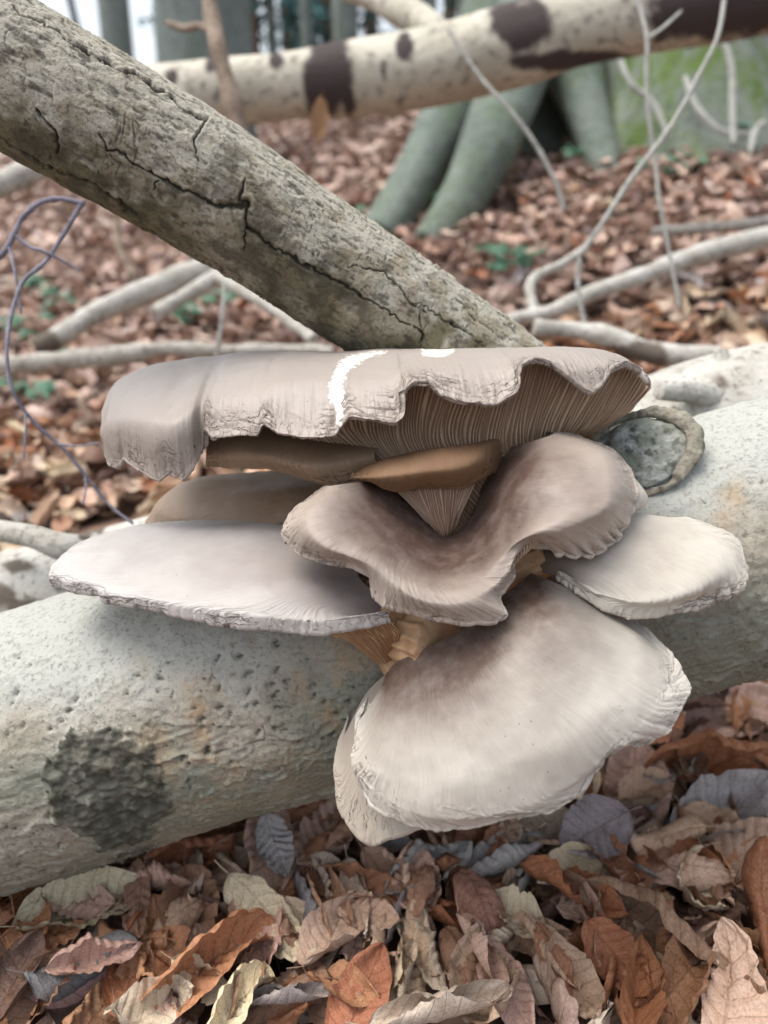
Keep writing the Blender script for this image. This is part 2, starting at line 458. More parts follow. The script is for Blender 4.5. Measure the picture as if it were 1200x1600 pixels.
    Q = grid_quads(120, nb, wrap=True); last = np.stack([119*nb+np.arange(nb), 119*nb+(np.arange(nb)+1) % nb, (np.arange(nb)+1) % nb, np.arange(nb)], 1)
    me = np_mesh('collar', V, np.concatenate([Q, last]))
    put_attrs(me, len(V), moss=np.clip(0.3+0.7*fbm(V*70, 89, 3), 0, .8), dark=smooth(0.1, 0.5, fbm(V*260, 90, 3))*0.7)
    k = link('bark_collar', me, bark_material('collar_bark', (0.29, 0.26, 0.205), (0.38, 0.34, 0.28), (0.06, 0.052, 0.04), (0.17, 0.19, 0.14), 0.0016, 420)); adopt(k, root)
build_main_log()

def build_leaning_trunk():
    top = [(20, 0), (300, 185), (640, 390), (830, 535)]
    path = [P(-160, 10, .405), P(-60, 70, .415), P(120, 175, .43), P(300, 280, .45), P(486, 401, .475), P(660, 515, .50), P(850, 655, .53), P(950, 735, .545)]
    C, r, D, L, th = tube_grid(path, [.0405, .0400, .0385, .0372, .0372, .0385, .040], 950, 280, front=True)
    ns, nt = len(C), len(th)
    S, A = np.meshgrid(L, th, indexing='ij')
    cyl = np.stack([S, np.cos(A)*.038, np.sin(A)*.038], -1).reshape(-1, 3)
    R = np.repeat(r[:, None], nt, 1)
    px = project((C[:, None]+D*R[..., None]).reshape(-1, 3))
    front = (np.cos(A).ravel() > 0.02)
    h = 0.0022*fbm(cyl*14, 101, 3)+0.0007*fbm(cyl*70, 102, 3)
    rough = fbm(cyl*np.array([170, 330, 330]), 103, 4)
    h += 0.0007*rough
    flake = fbm(cyl*np.array([110, 240, 240]), 104, 3); fl = smooth(0.0, 0.10, flake); h += 0.0006*fl
    fe = np.exp(-((flake-0.0)/0.035)**2)*smooth(-0.15, 0.2, fbm(cyl*40, 114, 2))
    dark = np.zeros(ns*nt)
    wob = np.stack([px[:, 0]+5*noise(cyl*120, 105)+3.0*noise(cyl*420, 107), px[:, 1]+6*noise(cyl*120, 106)+3.5*noise(cyl*420, 108)], 1)
    cracks = [
        ([(158, 210), (172, 236), (205, 252), (250, 278), (300, 303), (340, 320), (385, 318), (388, 352), (420, 380), (465, 402), (530, 440), (590, 480), (660, 520)], 3.6),
        ([(-30, 205), (30, 232), (75, 258), (110, 272), (150, 288), (186, 312), (250, 372), (330, 430), (420, 500)], 3.0),
        ([(20, 10), (110, 62), (150, 88), (220, 125), (300, 178), (322, 190), (305, 215), (308, 250)], 2.8),
        ([(385, 318), (372, 312), (388, 275)], 2.2), ([(60, 170), (85, 205), (92, 240)], 4.2), ([(390, 352), (378, 390)], 1.8),
        ([(590, 340), (650, 392), (720, 440), (800, 505)], 2.0), ([(545, 420), (600, 425), (640, 470), (665, 490)], 1.8),
        ([(640, 470), (700, 500), (760, 540)], 1.8), ([(655, 490), (660, 540)], 1.8), ([(250, 280), (240, 300)], 1.6), ([(300, 395), (350, 430), (440, 480)], 1.6)]
    for poly, w in cracks:
        d, al = seg_dist(wob, poly)
        w_ = w*(0.35+0.65*np.sin(np.pi*np.clip(al, 0.03, 0.97)))*(0.75+0.5*noise(cyl*90, 109))
        g = np.exp(-(d/w_)**2)*front
        h -= 0.0026*g - 0.0004*np.exp(-((d-2.6*w_)/(1.3*w_))**2)*front
        dark = np.maximum(dark, smooth(0.35, 0.8, g))
    # fine crosswise checks
    fine = ridged(np.stack([cyl[:, 0]*210, cyl[:, 1]*70, cyl[:, 2]*70], 1)+1.2*noise(cyl*60, 112)[:, None], 111, 2)
    fm = smooth(0.75, 0.95, fine)*smooth(-0.1, 0.3, fbm(cyl*30, 113, 3))
    h -= 0.0006*fm; dark = np.maximum(dark, 0.75*fm)
    R = R+h.reshape(ns, nt)
    me, V, n0 = tube_mesh('trunk', C, R, D)
    # position across the trunk in the picture: top light painted pale, belly shade painted into dark blotches
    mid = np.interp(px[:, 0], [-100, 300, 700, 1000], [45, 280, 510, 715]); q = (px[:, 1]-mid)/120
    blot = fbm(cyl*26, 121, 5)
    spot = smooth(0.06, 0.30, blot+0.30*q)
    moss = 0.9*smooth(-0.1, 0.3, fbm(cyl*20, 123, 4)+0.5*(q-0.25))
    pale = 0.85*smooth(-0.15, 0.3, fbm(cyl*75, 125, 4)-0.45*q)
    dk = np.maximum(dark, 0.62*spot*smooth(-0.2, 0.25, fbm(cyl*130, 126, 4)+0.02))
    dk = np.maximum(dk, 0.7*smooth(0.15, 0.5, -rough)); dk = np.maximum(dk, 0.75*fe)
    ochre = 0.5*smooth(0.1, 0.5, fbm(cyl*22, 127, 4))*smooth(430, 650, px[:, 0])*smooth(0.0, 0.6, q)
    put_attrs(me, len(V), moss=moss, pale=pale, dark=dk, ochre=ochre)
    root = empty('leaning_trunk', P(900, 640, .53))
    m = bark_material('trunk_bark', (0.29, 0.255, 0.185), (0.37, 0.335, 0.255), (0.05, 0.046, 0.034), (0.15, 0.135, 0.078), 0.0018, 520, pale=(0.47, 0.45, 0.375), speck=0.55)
    b = link('bark', me, m); adopt(b, root)
    thing(root, 'grey cracked trunk slanting down from the top left corner behind the mushrooms', 'trunk')
build_leaning_trunk()

# ------------------------------------------------------------------ mushrooms
def cap_material(name, inner, outer, mid=0.45, soft=0.35, tint=(0.33, 0.28, 0.25), rough=0.44):
    m = M(name)
    tc = m.n('ShaderNodeTexCoord').outputs['Object']
    fl = m.attr('flow', 'Vector')                       # x: metres along the rim, y: metres from the rim
    streak = m.noise(1.0, 4, 0.6, m.scale(fl, 900, 90, 1))
    cloud = m.noise(38, 4, 0.55, tc)
    f = m.math('ADD', m.attr('vv'), m.math('ADD', m.math('MULTIPLY', m.math('SUBTRACT', streak, 0.5), 0.18), m.math('MULTIPLY', m.math('SUBTRACT', cloud, 0.5), 0.5)))
    c = m.mix(m.mapr(f, mid-soft, mid+soft), inner, outer)
    c = m.mix(m.math('MULTIPLY', m.mapr(m.noise(120, 5, 0.65, tc), 0.45, 0.75), 0.28), c, tint)
    # cracked skin: cells stretched along the margin, thin dark lines between them
    wv = m.n('ShaderNodeTexNoise'); wv.inputs['Scale'].default_value = 260; wv.inputs['Detail'].default_value = 2; m.set(wv.inputs['Vector'], tc)
    ad = m.n('ShaderNodeVectorMath'); ad.operation = 'MULTIPLY_ADD'; m.set(ad.inputs[0], wv.outputs['Color']); ad.inputs[1].default_value = (0.006, 0.004, 0); m.set(ad.inputs[2], fl)
    cell = m.voro(1.0, m.scale(ad.outputs[0], 62, 270, 1), 'DISTANCE_TO_EDGE')
    line = m.math('MULTIPLY', m.mapr(cell, 0.10, 0.02), m.mapr(m.attr('band'), 0.30, 0.85))
    ray = m.voro(1.0, m.scale(ad.outputs[0], 260, 26, 1), 'DISTANCE_TO_EDGE')
    rl = m.math('MULTIPLY', m.mapr(ray, 0.07, 0.01), m.mapr(m.attr('rim'), 0.030, 0.004))
    rl = m.math('MULTIPLY', rl, m.mapr(cloud, 0.42, 0.62))
    cr = m.math('MAXIMUM', m.math('MULTIPLY', m.attr('crease'), 0.75), m.math('MULTIPLY', line, 0.6))
    cr = m.math('MAXIMUM', cr, m.math('MULTIPLY', rl, 0.45))
    c = m.mix(cr, c, (0.10, 0.072, 0.058))
    sp = m.voro(170, tc)
    c = m.mix(m.math('MULTIPLY', m.mapr(sp, 0.07, 0.04), m.mapr(m.noise(30, 2, 0.5, tc), 0.52, 0.58)), c, (0.03, 0.025, 0.02))
    c = m.mix(m.math('MULTIPLY', m.attr('scar'), m.mapr(m.noise(400, 3, 0.6, tc), 0.25, 0.55, 0.55, 0.95)), c, (0.80, 0.77, 0.70))
    h = m.math('ADD', m.math('MULTIPLY', streak, m.mapr(m.attr('rim'), 0.0, 0.05, 0.40, 0.07)), m.math('MULTIPLY', m.noise(1300, 3, 0.6, tc), 0.3))
    h = m.math('SUBTRACT', h, m.math('MULTIPLY', m.math('ADD', line, m.math('MULTIPLY', rl, 0.7)), 1.6))
    m.b.inputs['Specular IOR Level'].default_value = 0.32
    return m.done(c, rough, m.bump(h, 0.0005, 0.7))

def gill_material(name, a, b):
    m = M(name)
    tc = m.n('ShaderNodeTexCoord').outputs['Object']
    c = m.mix(m.attr('ridge'), b, a)
    c = m.mix(m.math('MULTIPLY', m.mapr(m.noise(60, 4, 0.6, tc), 0.4, 0.75), 0.5), c, b)
    c = m.mix(m.mapr(m.voro(210, tc), 0.10, 0.05), c, (0.08, 0.05, 0.03))
    return m.done(c, 0.6)

GILL = gill_material('gill_flesh', (0.55, 0.42, 0.30), (0.23, 0.145, 0.09))
GILL_O = gill_material('gill_flesh_orange', (0.58, 0.40, 0.24), (0.26, 0.13, 0.06))

def gill_mesh(rows, n_gills, per=7, nv=56, amp=0.0014, seed=0, mode='chord', seed_dir=None):
    nu = n_gills*per+1
    G = np.stack([resample(Pc(r) if not isinstance(r, np.ndarray) else r, nu, mode) for r in rows])
    G = catmull(G, np.linspace(0, 1, len(rows)), np.linspace(0, 1, nv))
    N = grid_normals(G)
    if (N @ (seed_dir if seed_dir is not None else -FWD)).mean() < 0: N = -N
    U = np.linspace(0, n_gills, nu)[None, :].repeat(nv, 0); Vv = np.linspace(0, 1, nv)[:, None].repeat(nu, 1)
    ph = U+0.75*noise(np.stack([U*0.45, Vv*2.0, np.zeros_like(U)], -1).reshape(-1, 3), seed).reshape(U.shape)+0.3*noise(np.stack([U*1.3, Vv*5.0, np.ones_like(U)], -1).reshape(-1, 3), seed+4).reshape(U.shape)
    w = 1-np.abs(2*(ph-np.floor(ph))-1)
    prof = smooth(0.25, 0.95, w)
    ke = 0.55+0.45*noise(np.stack([np.floor(ph)*3.7, Vv*1.5, np.zeros_like(U)], -1).reshape(-1, 3), seed+1).reshape(U.shape)
    cut = 0.25+0.5*np.abs(noise(np.stack([np.floor(ph)*5.3, 0*U, 0*U], -1).reshape(-1, 3), seed+7).reshape(U.shape))   # every other gill stops short
    prof = prof*(1-(np.floor(ph) % 2)*smooth(cut, cut+0.15, Vv)*0.85)
    wid = np.linalg.norm(np.gradient(G, axis=1), axis=2)*per
    a = np.minimum(amp, wid*0.8)
    G2 = G+N*(a*prof*(0.6+0.5*ke)*(smooth(0, 0.06, Vv)))[..., None]
    me = np_mesh('gills', G2.reshape(-1, 3), grid_quads(nv, nu))
    attr(me, 'ridge', prof*(0.55+0.45*ke))
    return me

def mushroom(name, label, rows, mat, nu=360, nv=170, thick=(0.010, 0.0016), wr=1.0, mode='chord', vs=None, curl=0.0022, gills=60,
             gill_mat=None, gill_rows=None, gill_kw=None, stem=None, stem_mat=None, seed=0, jag=1.0, scar=None, lump=1.0, up=None, rim_band=0.013, droop=0.0, pleats=(), under=0.93, torn=False):
    up = (np.array([0, -0.45, 0.9]) if up is None else up)
    rows3 = [resample(Pc(r), nu, mode) for r in rows]
    if torn:                                     # straight torn edges instead of rounded scallops
        p_ = Pc(rows[-1]); t_ = knots(p_, mode); q_ = np.linspace(0, 1, nu)
        lin = np.stack([np.interp(q_, t_, p_[:, i]) for i in range(3)], 1)
        rows3[-1] = 0.25*rows3[-1]+0.75*lin
    if droop:                                    # the margin turns down over its last few millimetres
        vs = list(np.linspace(0, 1, len(rows)) if vs is None else vs)
        rim_, prev_ = rows3[-1], rows3[-2]
        outd = rim_-prev_; outd[:, 2] = 0; outd /= np.linalg.norm(outd, axis=1, keepdims=True)+1e-9
        k_ = np.ones(9)/9; pad_ = np.pad(rim_, ((4, 4), (0, 0)), 'edge'); sm = np.stack([np.convolve(pad_[:, i], k_, 'valid') for i in range(3)], 1)
        rows3.insert(-1, 0.5*rim_+0.5*sm+np.array([0, 0, 1.0])*droop-outd*droop*0.30); vs = vs[:-1]+[vs[-2]*0.32+0.68, 1.0]
    G = np.stack(rows3); vs = np.linspace(0, 1, len(rows)) if vs is None else np.array(vs)
    q = np.linspace(0, 1, nv)**0.85
    G = catmull(G, vs, q)
    # arc lengths
    seg = np.linalg.norm(np.diff(G, axis=0), axis=2)
    fromrim = np.concatenate([np.cumsum(seg[::-1], axis=0)[::-1], np.zeros((1, nu))])
    rimlen = np.concatenate([[0], np.cumsum(np.linalg.norm(np.diff(G[-1], axis=0), axis=1))])
    Ul = np.repeat(rimlen[None], nv, 0)
    N = grid_normals(G)
    if (N @ up).mean() < 0: N = -N
    T = np.gradient(G, axis=0); T /= np.linalg.norm(T, axis=2, keepdims=True)+1e-9
    F = np.stack([Ul, fromrim, np.full_like(Ul, seed*3.1)], -1).reshape(-1, 3)
    sh = G.shape[:2]
    X3 = G.reshape(-1, 3)
    def nz(f): return f.reshape(sh)
    band = np.exp(-(fromrim/rim_band)**2)
    patchy = smooth(-0.25, 0.35, nz(fbm(F*np.array([45, 30, 1]), seed+5, 2)))
    band = band*(0.45+0.75*patchy)
    # wrinkles that run along the rim, radial folds across it, and broad lumps
    wob = F + 0.004*np.stack([noise(F*140, seed+1), noise(F*140, seed+2), np.zeros(len(F))], 1)
    along = nz(ridged(wob*np.array([70, 330, 1]), seed+11, 3))
    cross = nz(ridged(wob*np.array([210, 45, 1]), seed+13, 2))
    crackA = smooth(0.74, 0.93, along); crackC = smooth(0.76, 0.95, cross)
    G0, N0 = G.copy(), N.copy()
    disp = lump*0.0016*nz(fbm(X3*24, seed+21, 2)) + 0.00030*nz(fbm(X3*110, seed+22, 2))
    disp += wr*band*(-0.0007*crackA - 0.0005*crackC + 0.0002*nz(fbm(F*np.array([200, 300, 1]), seed+15, 2)))
    for (u0, u1, freq, amp) in pleats:           # gathered frills on a stretch of the margin
        uu = Ul/rimlen[-1]; env = smooth(u0, u0+.03, uu)*smooth(u1, u1-.03, uu)*np.exp(-(fromrim/.011)**2)
        ph_ = Ul*freq+0.9*nz(noise(F*np.array([60, 0, 0]), seed+77)); disp += env*amp*(np.abs(np.sin(np.pi*ph_))-0.5)
    radial = nz(fbm(F*np.array([420, 22, 1]), seed+17, 3))
    disp += wr*0.00045*radial*np.exp(-(fromrim/0.03)**2)
    disp += wr*0.0003*band*nz(ridged(F*np.array([150, 25, 1]), seed+19, 2))
    tooth = nz(fbm(np.stack([F[:, 0]*130, np.zeros(len(F)), F[:, 2]], 1), seed+31, 3))
    edge = np.exp(-(fromrim/0.005)**2)
    G = G + N*disp[..., None] + T*((jag*0.0018*tooth-0.6*curl)*edge)[..., None]
    pxs = project(G.reshape(-1, 3)); sc_at = np.zeros(len(pxs))
    if scar:
        jitter = pxs[:, :2] + np.stack([3.0*fbm(X3*500, 91, 2), 3.0*fbm(X3*500, 92, 2)], 1)*2
        for poly, wfun in scar:
            d, al = seg_dist(jitter, poly)
            sc_at = np.maximum(sc_at, smooth(1.8, -1.2, d-np.interp(al, np.linspace(0, 1, len(wfun)), wfun)))
        G = G - N*(0.0004*sc_at.reshape(sh))[..., None]
    N2 = grid_normals(G)
    if (N2 @ up).mean() < 0: N2 = -N2
    # rounded margin that rolls under
    nc = 7
    Tr = G[-1]-G[-4]; Tr /= np.linalg.norm(Tr, axis=1, keepdims=True)+1e-9
    Nr = N0[-3]
    rows_c = []
    for a in np.linspace(0, math.radians(190), nc+1)[1:]:
        rows_c.append(G[-1]+curl*(math.sin(a)*Tr+(math.cos(a)-1)*Nr))
    Call = np.concatenate([G, np.stack(rows_c)])
    n_all = Call.shape[0]
    me = np_mesh('cap', Call.reshape(-1, 3), grid_quads(n_all, nu))
    ext = lambda a: np.concatenate([a, np.repeat(a[-1:], nc, 0)]).ravel()
    attr(me, 'rim', ext(fromrim)); attr(me, 'vv', ext(np.repeat(q[:, None], nu, 1)))
    attr(me, 'crease', np.clip(ext(band*wr*np.maximum(crackA, 0.8*crackC)), 0, 1))
    attr(me, 'band', np.clip(ext(np.exp(-(fromrim/(rim_band*1.15))**2)*(0.25+0.9*patchy)*wr), 0, 1))
    attr(me, 'scar', ext(sc_at.reshape(sh)))
    attr_vec(me, 'flow', np.stack([ext(Ul), ext(fromrim), np.zeros(n_all*nu)], 1))
    base = np.array(P(655, 985, .43)) if stem is None else Pc([stem[-1][:3]])[0]
    root = empty(name, base)
    c = link('cap', me, mat); adopt(c, root)
    # underside: flesh below the skin, folded into gills
    if gills:
        tq = np.linspace(1, 0, 40); idx = np.clip(np.searchsorted(q, tq*under), 0, nv-1)
        kw_ = max(5, nu//8) | 1; ker = np.ones(kw_)/kw_
        Nb = np.stack([np.stack([np.convolve(np.pad(N0[r_, :, i], kw_//2, 'edge'), ker, 'valid') for i in range(3)], 1) for r_ in idx])
        Nb /= np.linalg.norm(Nb, axis=2, keepdims=True)
        th = (thick[1]+(thick[0]-thick[1])*(1-tq)**0.8+0.0022)[:, None]
        th = np.minimum(th, 0.22*fromrim[0][None])
        Und = G0[idx]-Nb*th[..., None]
        Und[0] = Call[-1]
        c0_, c1_ = int(nu*0.07), int(nu*0.93); Und = Und[:, c0_:c1_]; nuc = c1_-c0_
        per = 6; nu2 = gills*per+1
        uq = np.linspace(0, nuc-1, nu2)
        i0 = np.clip(uq.astype(int), 0, nuc-2); fr = (uq-i0)[None, :, None]
        Un = Und[:, i0]*(1-fr)+Und[:, i0+1]*fr
        NN = grid_normals(Un)
        if (NN @ up).mean() > 0: NN = -NN
        ph = np.linspace(0, gills, nu2); w = 1-np.abs(2*(ph-np.floor(ph))-1); prof = np.repeat(smooth(0.25, 0.95, w)[None], 40, 0)
        Un = Un+NN*(0.0007*prof*smooth(0, 0.15, 1-tq)[:, None])[..., None]
        meg = np_mesh('gills', Un.reshape(-1, 3), grid_quads(40, nu2)); attr(meg, 'ridge', prof)
        g = link('gills', meg, gill_mat or GILL); g.parent = c; g['kind'] = 'stuff'
    if gill_rows:
        for gr, kw in gill_rows:
            gm = gill_mesh(gr, **kw); g2 = link('gills', gm, gill_mat or GILL); g2.parent = c; g2['kind'] = 'stuff'
    if stem:
        pts = Pc([s[:3] for s in stem]); rad = [s[3] for s in stem]
        Cc, r, D, L, tht = tube_grid(pts, rad, 70, 90)
        S, A = np.meshgrid(L, tht, indexing='ij')
        cy = np.stack([S*40, np.cos(A)*2.2, np.sin(A)*2.2], -1).reshape(-1, 3)
        Rr = np.repeat(r[:, None], 90, 1)*(1+0.10*fbm(cy, seed+41, 3).reshape(S.shape)+0.06*np.sin(A*17+2*noise(cy, seed+44).reshape(S.shape)))
        mes, Vs, _ = tube_mesh('stem', Cc, Rr, D)
        attr(mes, 'ridge', np.clip(0.6+0.4*np.sin(np.linspace(0, 1, len(Vs))*0)+0.4*fbm(Vs*150, seed+46, 3), 0, 1))
        s = link('stem', mes, stem_mat or GILL_O); adopt(s, root)
    thing(root, label, 'mushroom', 'oyster mushrooms on the log')
    return root

PALE = cap_material('cap_pale', (0.080, 0.050, 0.037), (0.54, 0.505, 0.445), 0.50, 0.36)
LILAC = cap_material('cap_lilac', (0.20, 0.165, 0.155), (0.465, 0.44, 0.415), 0.44, 0.42)
TAUPE = cap_material('cap_taupe', (0.080, 0.049, 0.039), (0.46, 0.395, 0.335), 0.58, 0.36)
CREAM = cap_material('cap_cream', (0.14, 0.10, 0.075), (0.53, 0.495, 0.43), 0.40, 0.34)
TAN = cap_material('cap_tan', (0.20, 0.122, 0.07), (0.42, 0.33, 0.245), 0.62, 0.4)
BROWN = cap_material('cap_brown', (0.085, 0.045, 0.025), (0.31, 0.185, 0.10), 0.62, 0.34, (0.20, 0.11, 0.055), rough=0.68)
GREIGE = cap_material('cap_greige', (0.32, 0.265, 0.21), (0.42, 0.37, 0.305), 0.5, 0.4)  # greige skin of the half-hidden cap
GILL_P = gill_material('gill_flesh_pinkish', (0.60, 0.45, 0.34), (0.24, 0.145, 0.095))

# lowest, largest cap
mushroom('oyster_mushroom', 'large pale fan-shaped mushroom hanging lowest, in front of the log', [
    [(603,1052,39.5),(618,1036,39),(660,1018,38.5),(720,985,38),(775,940,38),(830,895,39)],
    [(590,1080,38.6),(605,1125,36.9),(680,1120,35.6),(790,1060,35.0),(870,980,35.6),(880,915,38)],
    [(564,1120,38.6),(574,1195,36.6),(690,1215,34.4),(840,1170,33.6),(950,1085,34.2),(995,1010,36.2),(925,935,38.6)],
    [(556,1120,39),(556,1205,37.3),(680,1275,34.6),(860,1240,33.9),(1010,1120,34.5),(1045,1040,36.7),(945,942,39.2)],
    [(575,1095,39.3),(553,1150,38.8),(551,1205,37.9),(577,1260,36.8),(640,1293,35.7),(720,1297,35),(800,1281,34.5),(860,1272,34.4),(905,1248,34.5),(925,1215,34.7),(944,1188,34.8),(938,1164,34.9),(968,1166,34.9),(1000,1169,34.9),(1047,1148,35.2),(1060,1118,35.5),(1078,1080,36.3),(1052,1033,37.3),(1003,985,38.5),(950,945,39.5),(890,910,40)]],
    PALE, nu=680, nv=250, vs=[0, .34, .68, .86, 1], seed=1, wr=1.35, rim_band=0.016, gills=90, thick=(0.012, 0.002), droop=0.002, torn=True,
    stem=[(690,1010,39.5,.020),(650,1000,41,.018),(640,985,44,.022)])
# behind it
mushroom('oyster_mushroom', 'narrow greige mushroom half hidden behind the left side of the lowest cap', [
    [(612,1046,41),(640,1040,41),(680,1040,41)],
    [(572,1085,40.8),(600,1150,39.6),(680,1150,39.6)],
    [(538,1150,40.8),(548,1245,39.2),(640,1275,38.6),(720,1260,38.6)],
    [(548,1108,41.4),(523,1180,40.6),(525,1248,39.6),(546,1296,39),(579,1322,38.6),(612,1312,38.5),(660,1298,38.5),(730,1280,38.8),(760,1200,39.4)]],
    GREIGE, nu=300, nv=150, seed=2, wr=0.25, jag=0.5, stem=[(645,1045,41.2,.015),(630,1015,42,.014),(645,990,44,.02)])
# wide left cap
mushroom('oyster_mushroom', 'wide flat lilac-grey mushroom spreading left over the top of the log', [
    [(600,845,42.5),(560,860,41.5),(560,900,40.5),(590,930,40),(620,960,40)],
    [(520,828,44.5),(430,835,42.5),(400,870,40.5),(440,920,38.5),(560,965,38.5)],
    [(450,819,46.5),(250,822,45.5),(180,855,43.5),(230,910,40),(350,945,37.8),(500,968,37.5),(590,962,38.3)],
    [(470,835,47.5),(330,828,47.5),(220,835,47),(130,860,45.5),(88,893,43.5),(78,914,42.5),(98,920,42),(108,925,41.5),(150,934,40.5),(157,944,40.2),(200,950,39.4),(250,961,38.6),(320,974,37.9),(400,984,37.4),(500,993,37.4),(560,984,37.8),(612,974,38.3)]],
    LILAC, nu=620, nv=220, seed=3, droop=0.007, jag=0.6, rim_band=0.010, under=0.64, thick=(0.012, 0.002), gill_mat=GILL_O,
    gill_rows=[([[(505,986,38.4),(560,980,38.4),(615,972,38.8)], [(540,1000,39.5),(585,1002,39.3),(625,992,39)], [(588,1035,40.8),(604,1035,40.3),(628,1018,40.3)]], dict(n_gills=30, seed=5))],
    stem=[(600,925,40.5,.015),(630,960,42,.016),(645,985,44.5,.02)])
# small tan cap behind the wide one
mushroom('oyster_mushroom', 'smooth tan mushroom tucked between the top cap and wide left cap', [
    [(610,728,48.5),(560,770,46.5),(560,815,45.5)],
    [(500,734,50),(430,762,47.5),(450,815,46)],
    [(400,734,50.5),(300,748,50),(268,790,49),(380,835,46.5)],
    [(390,745,52.5),(290,765,52.3),(240,798,51.5),(224,816,50.6),(250,823,49.6),(300,830,48.6),(400,848,47)]],
    TAN, nu=300, nv=140, seed=4, wr=0.35, jag=0.4, stem=[(560,790,47,.012),(620,880,46,.014),(645,980,45.5,.018)])
# brown rolled margin under the top cap
mushroom('oyster_mushroom', 'brown wrinkled mushroom margin showing just under the left of the top cap', [
    [(345,640,49),(430,640,49),(520,650,48),(600,650,47.5)],
    [(330,668,45.5),(430,668,44.5),(520,685,43.7),(605,685,43.7)],
    [(323,705,44.0),(400,708,42.7),(490,725,41.8),(585,712,42.0)],
    [(321,731,44.8),(380,734,44.1),(430,736,43.6),(470,748,43.3),(508,759,42.9),(550,764,42.8),(605,745,43)]],
    cap_material('cap_umber', (0.12, 0.075, 0.045), (0.34, 0.235, 0.155), 0.62, 0.35, (0.2, 0.12, 0.07)), nu=340, nv=140, seed=5, wr=1.0, jag=0.4, lump=0.6, gills=0, up=np.array([0, -0.9, 0.4]), stem=[(560,690,46,.012),(620,800,46,.014),(645,960,45.5,.018)])
# top cap
topA = mushroom('oyster_mushroom', 'broad top mushroom with torn scalloped rim, white scar and gills showing beneath', [
    [(175,640,47.5),(200,622,49),(240,612,50.5),(330,600,51.5),(450,590,52.5),(600,585,52.5),(750,585,52.5),(850,585,51.5),(950,592,49.5),(992,605,46.5)],
    [(162,640,46),(172,612,47),(190,592,47.8),(230,573,48.5),(300,560,49),(340,556,49),(370,552,48.5),(450,547,48),(520,549,47.5),(650,546,47),(750,545,46.5),(830,543,45.5),(900,545,44.5),(960,553,43.5),(1002,576,42.5)],
    [(159,678,44.8),(168,660,44.2),(212,650,42.5),(265,655,41.3),(300,640,41.6),(317,626,42.5),(334,615,41.6),(430,595,41.0),(520,592,40.8),(600,585,40.3),(680,575,39.8),(760,575,39.5),(830,560,39.5),(900,566,39.3),(960,566,40.3),(1007,584,41.3)],
    [(161,700,45.2),(168,727,44.8),(187,731,44.3),(193,718,44.1),(216,736,43.0),(246,752,42.3),(262,741,42.1),(285,751,41.9),(303,733,41.8),(318,705,42.2),(320,676,41.6),(332,688,40.4),(370,684,39.8),(403,683,39.4),(411,668,39.4),(436,681,39.2),(470,687,38.9),(525,685,38.6),(546,656,38.7),(580,661,38.4),(619,666,38.2),(634,650,38.2),(632,618,38.4),(646,603,38.5),(668,603,38.4),(687,621,38.2),(730,634,38),(775,637,38),(811,614,38),(813,580,38.4),(835,569,38.6),(862,575,38.6),(885,592,38.6),(905,608,38.6),(925,619,38.7),(942,606,39),(955,584,39.5),(975,574,40),(1000,582,40.7),(1017,603,41.2)]],
    cap_material('cap_mauve', (0.34, 0.31, 0.285), (0.32, 0.275, 0.24), 0.5, 0.4), nu=900, nv=220, vs=[0, .3, .68, 1], mode='x', seed=6, thick=(0.012, 0.0016), lump=0.7, jag=0.5, rim_band=0.020, droop=0.003, curl=0.0014, gills=0, torn=True, wr=1.25,
    gill_rows=[([
        [(420,652,41.5),(545,640,41),(633,600,40.4),(665,592,40.2),(730,615,40),(811,570,40.2),(850,560,40.5),(900,580,40.7),(950,572,41.2),(1000,582,42.2),(1018,606,42.2)],
        [(470,690,43.5),(560,688,42.7),(620,690,42),(660,690,41.7),(720,690,41.4),(790,680,41.4),(850,660,41.7),(910,650,42.2),(985,640,42.9)],
        [(600,760,43.2),(660,775,42.4),(700,780,42.2),(740,770,42.2),(790,740,42.4),(860,700,43.2),(935,672,44)],
        [(675,840,42.6),(690,845,42.4),(700,850,42.4),(715,845,42.4),(760,800,43.4),(850,730,44.7),(925,692,45.5)]], dict(n_gills=92, seed=9, amp=0.0014, nv=90))],
    scar=[([(600,549),(575,554),(553,562),(540,570),(531,585),(524,605),(526,622),(532,640),(528,662)], [2, 4, 6, 9, 9, 8, 9, 14, 7, 5, 3]),
          ([(668,546),(690,549),(704,546)], [9, 9, 5]), ([(1003,588),(1006,600)], [8, 6])],
    stem=[(700,800,44,.012),(690,880,44,.015),(655,960,45.5,.02)])
# small brown one with curled lip
mushroom('oyster_mushroom', 'small orange-brown mushroom with curled lip nested in the middle of the cluster', [
    [(566,742,42),(640,718,42.5),(720,707,42.5),(800,690,45)],
    [(556,738,40.7),(590,722,40.3),(650,707,40.1),(720,697,40.0),(765,688,40.8),(800,684,44.2)],
    [(551,745,40.1),(600,744,38.9),(660,738,38.5),(720,732,38.6),(758,716,39.5),(800,704,44)],
    [(546,749,40.4),(575,753,40),(612,770,40.3),(660,765,40.5),(720,763,40.5),(750,752,40.5),(766,744,41),(800,726,44)]],
    BROWN, nu=320, nv=130, seed=7, gills=0, wr=0.6, jag=0.35, lump=0.8, gill_mat=GILL_P, thick=(0.004, 0.0016), up=np.array([0, -0.9, 0.4]),
    gill_rows=[([[(600,748,41.2),(660,748,40.9),(715,745,40.9),(752,738,41.2)], [(646,792,41.5),(672,798,41.0),(702,797,41.0),(728,786,41.4)], [(676,828,41.9),(688,834,41.4),(698,834,41.4),(712,824,41.9)], [(684,846,42.8),(690,848,42.6),(698,848,42.6),(706,844,42.8)]], dict(n_gills=30, seed=12, amp=0.0010))],
    stem=[(697,840,43.2,.0055),(690,880,43.5,.010),(655,960,45.5,.017)])
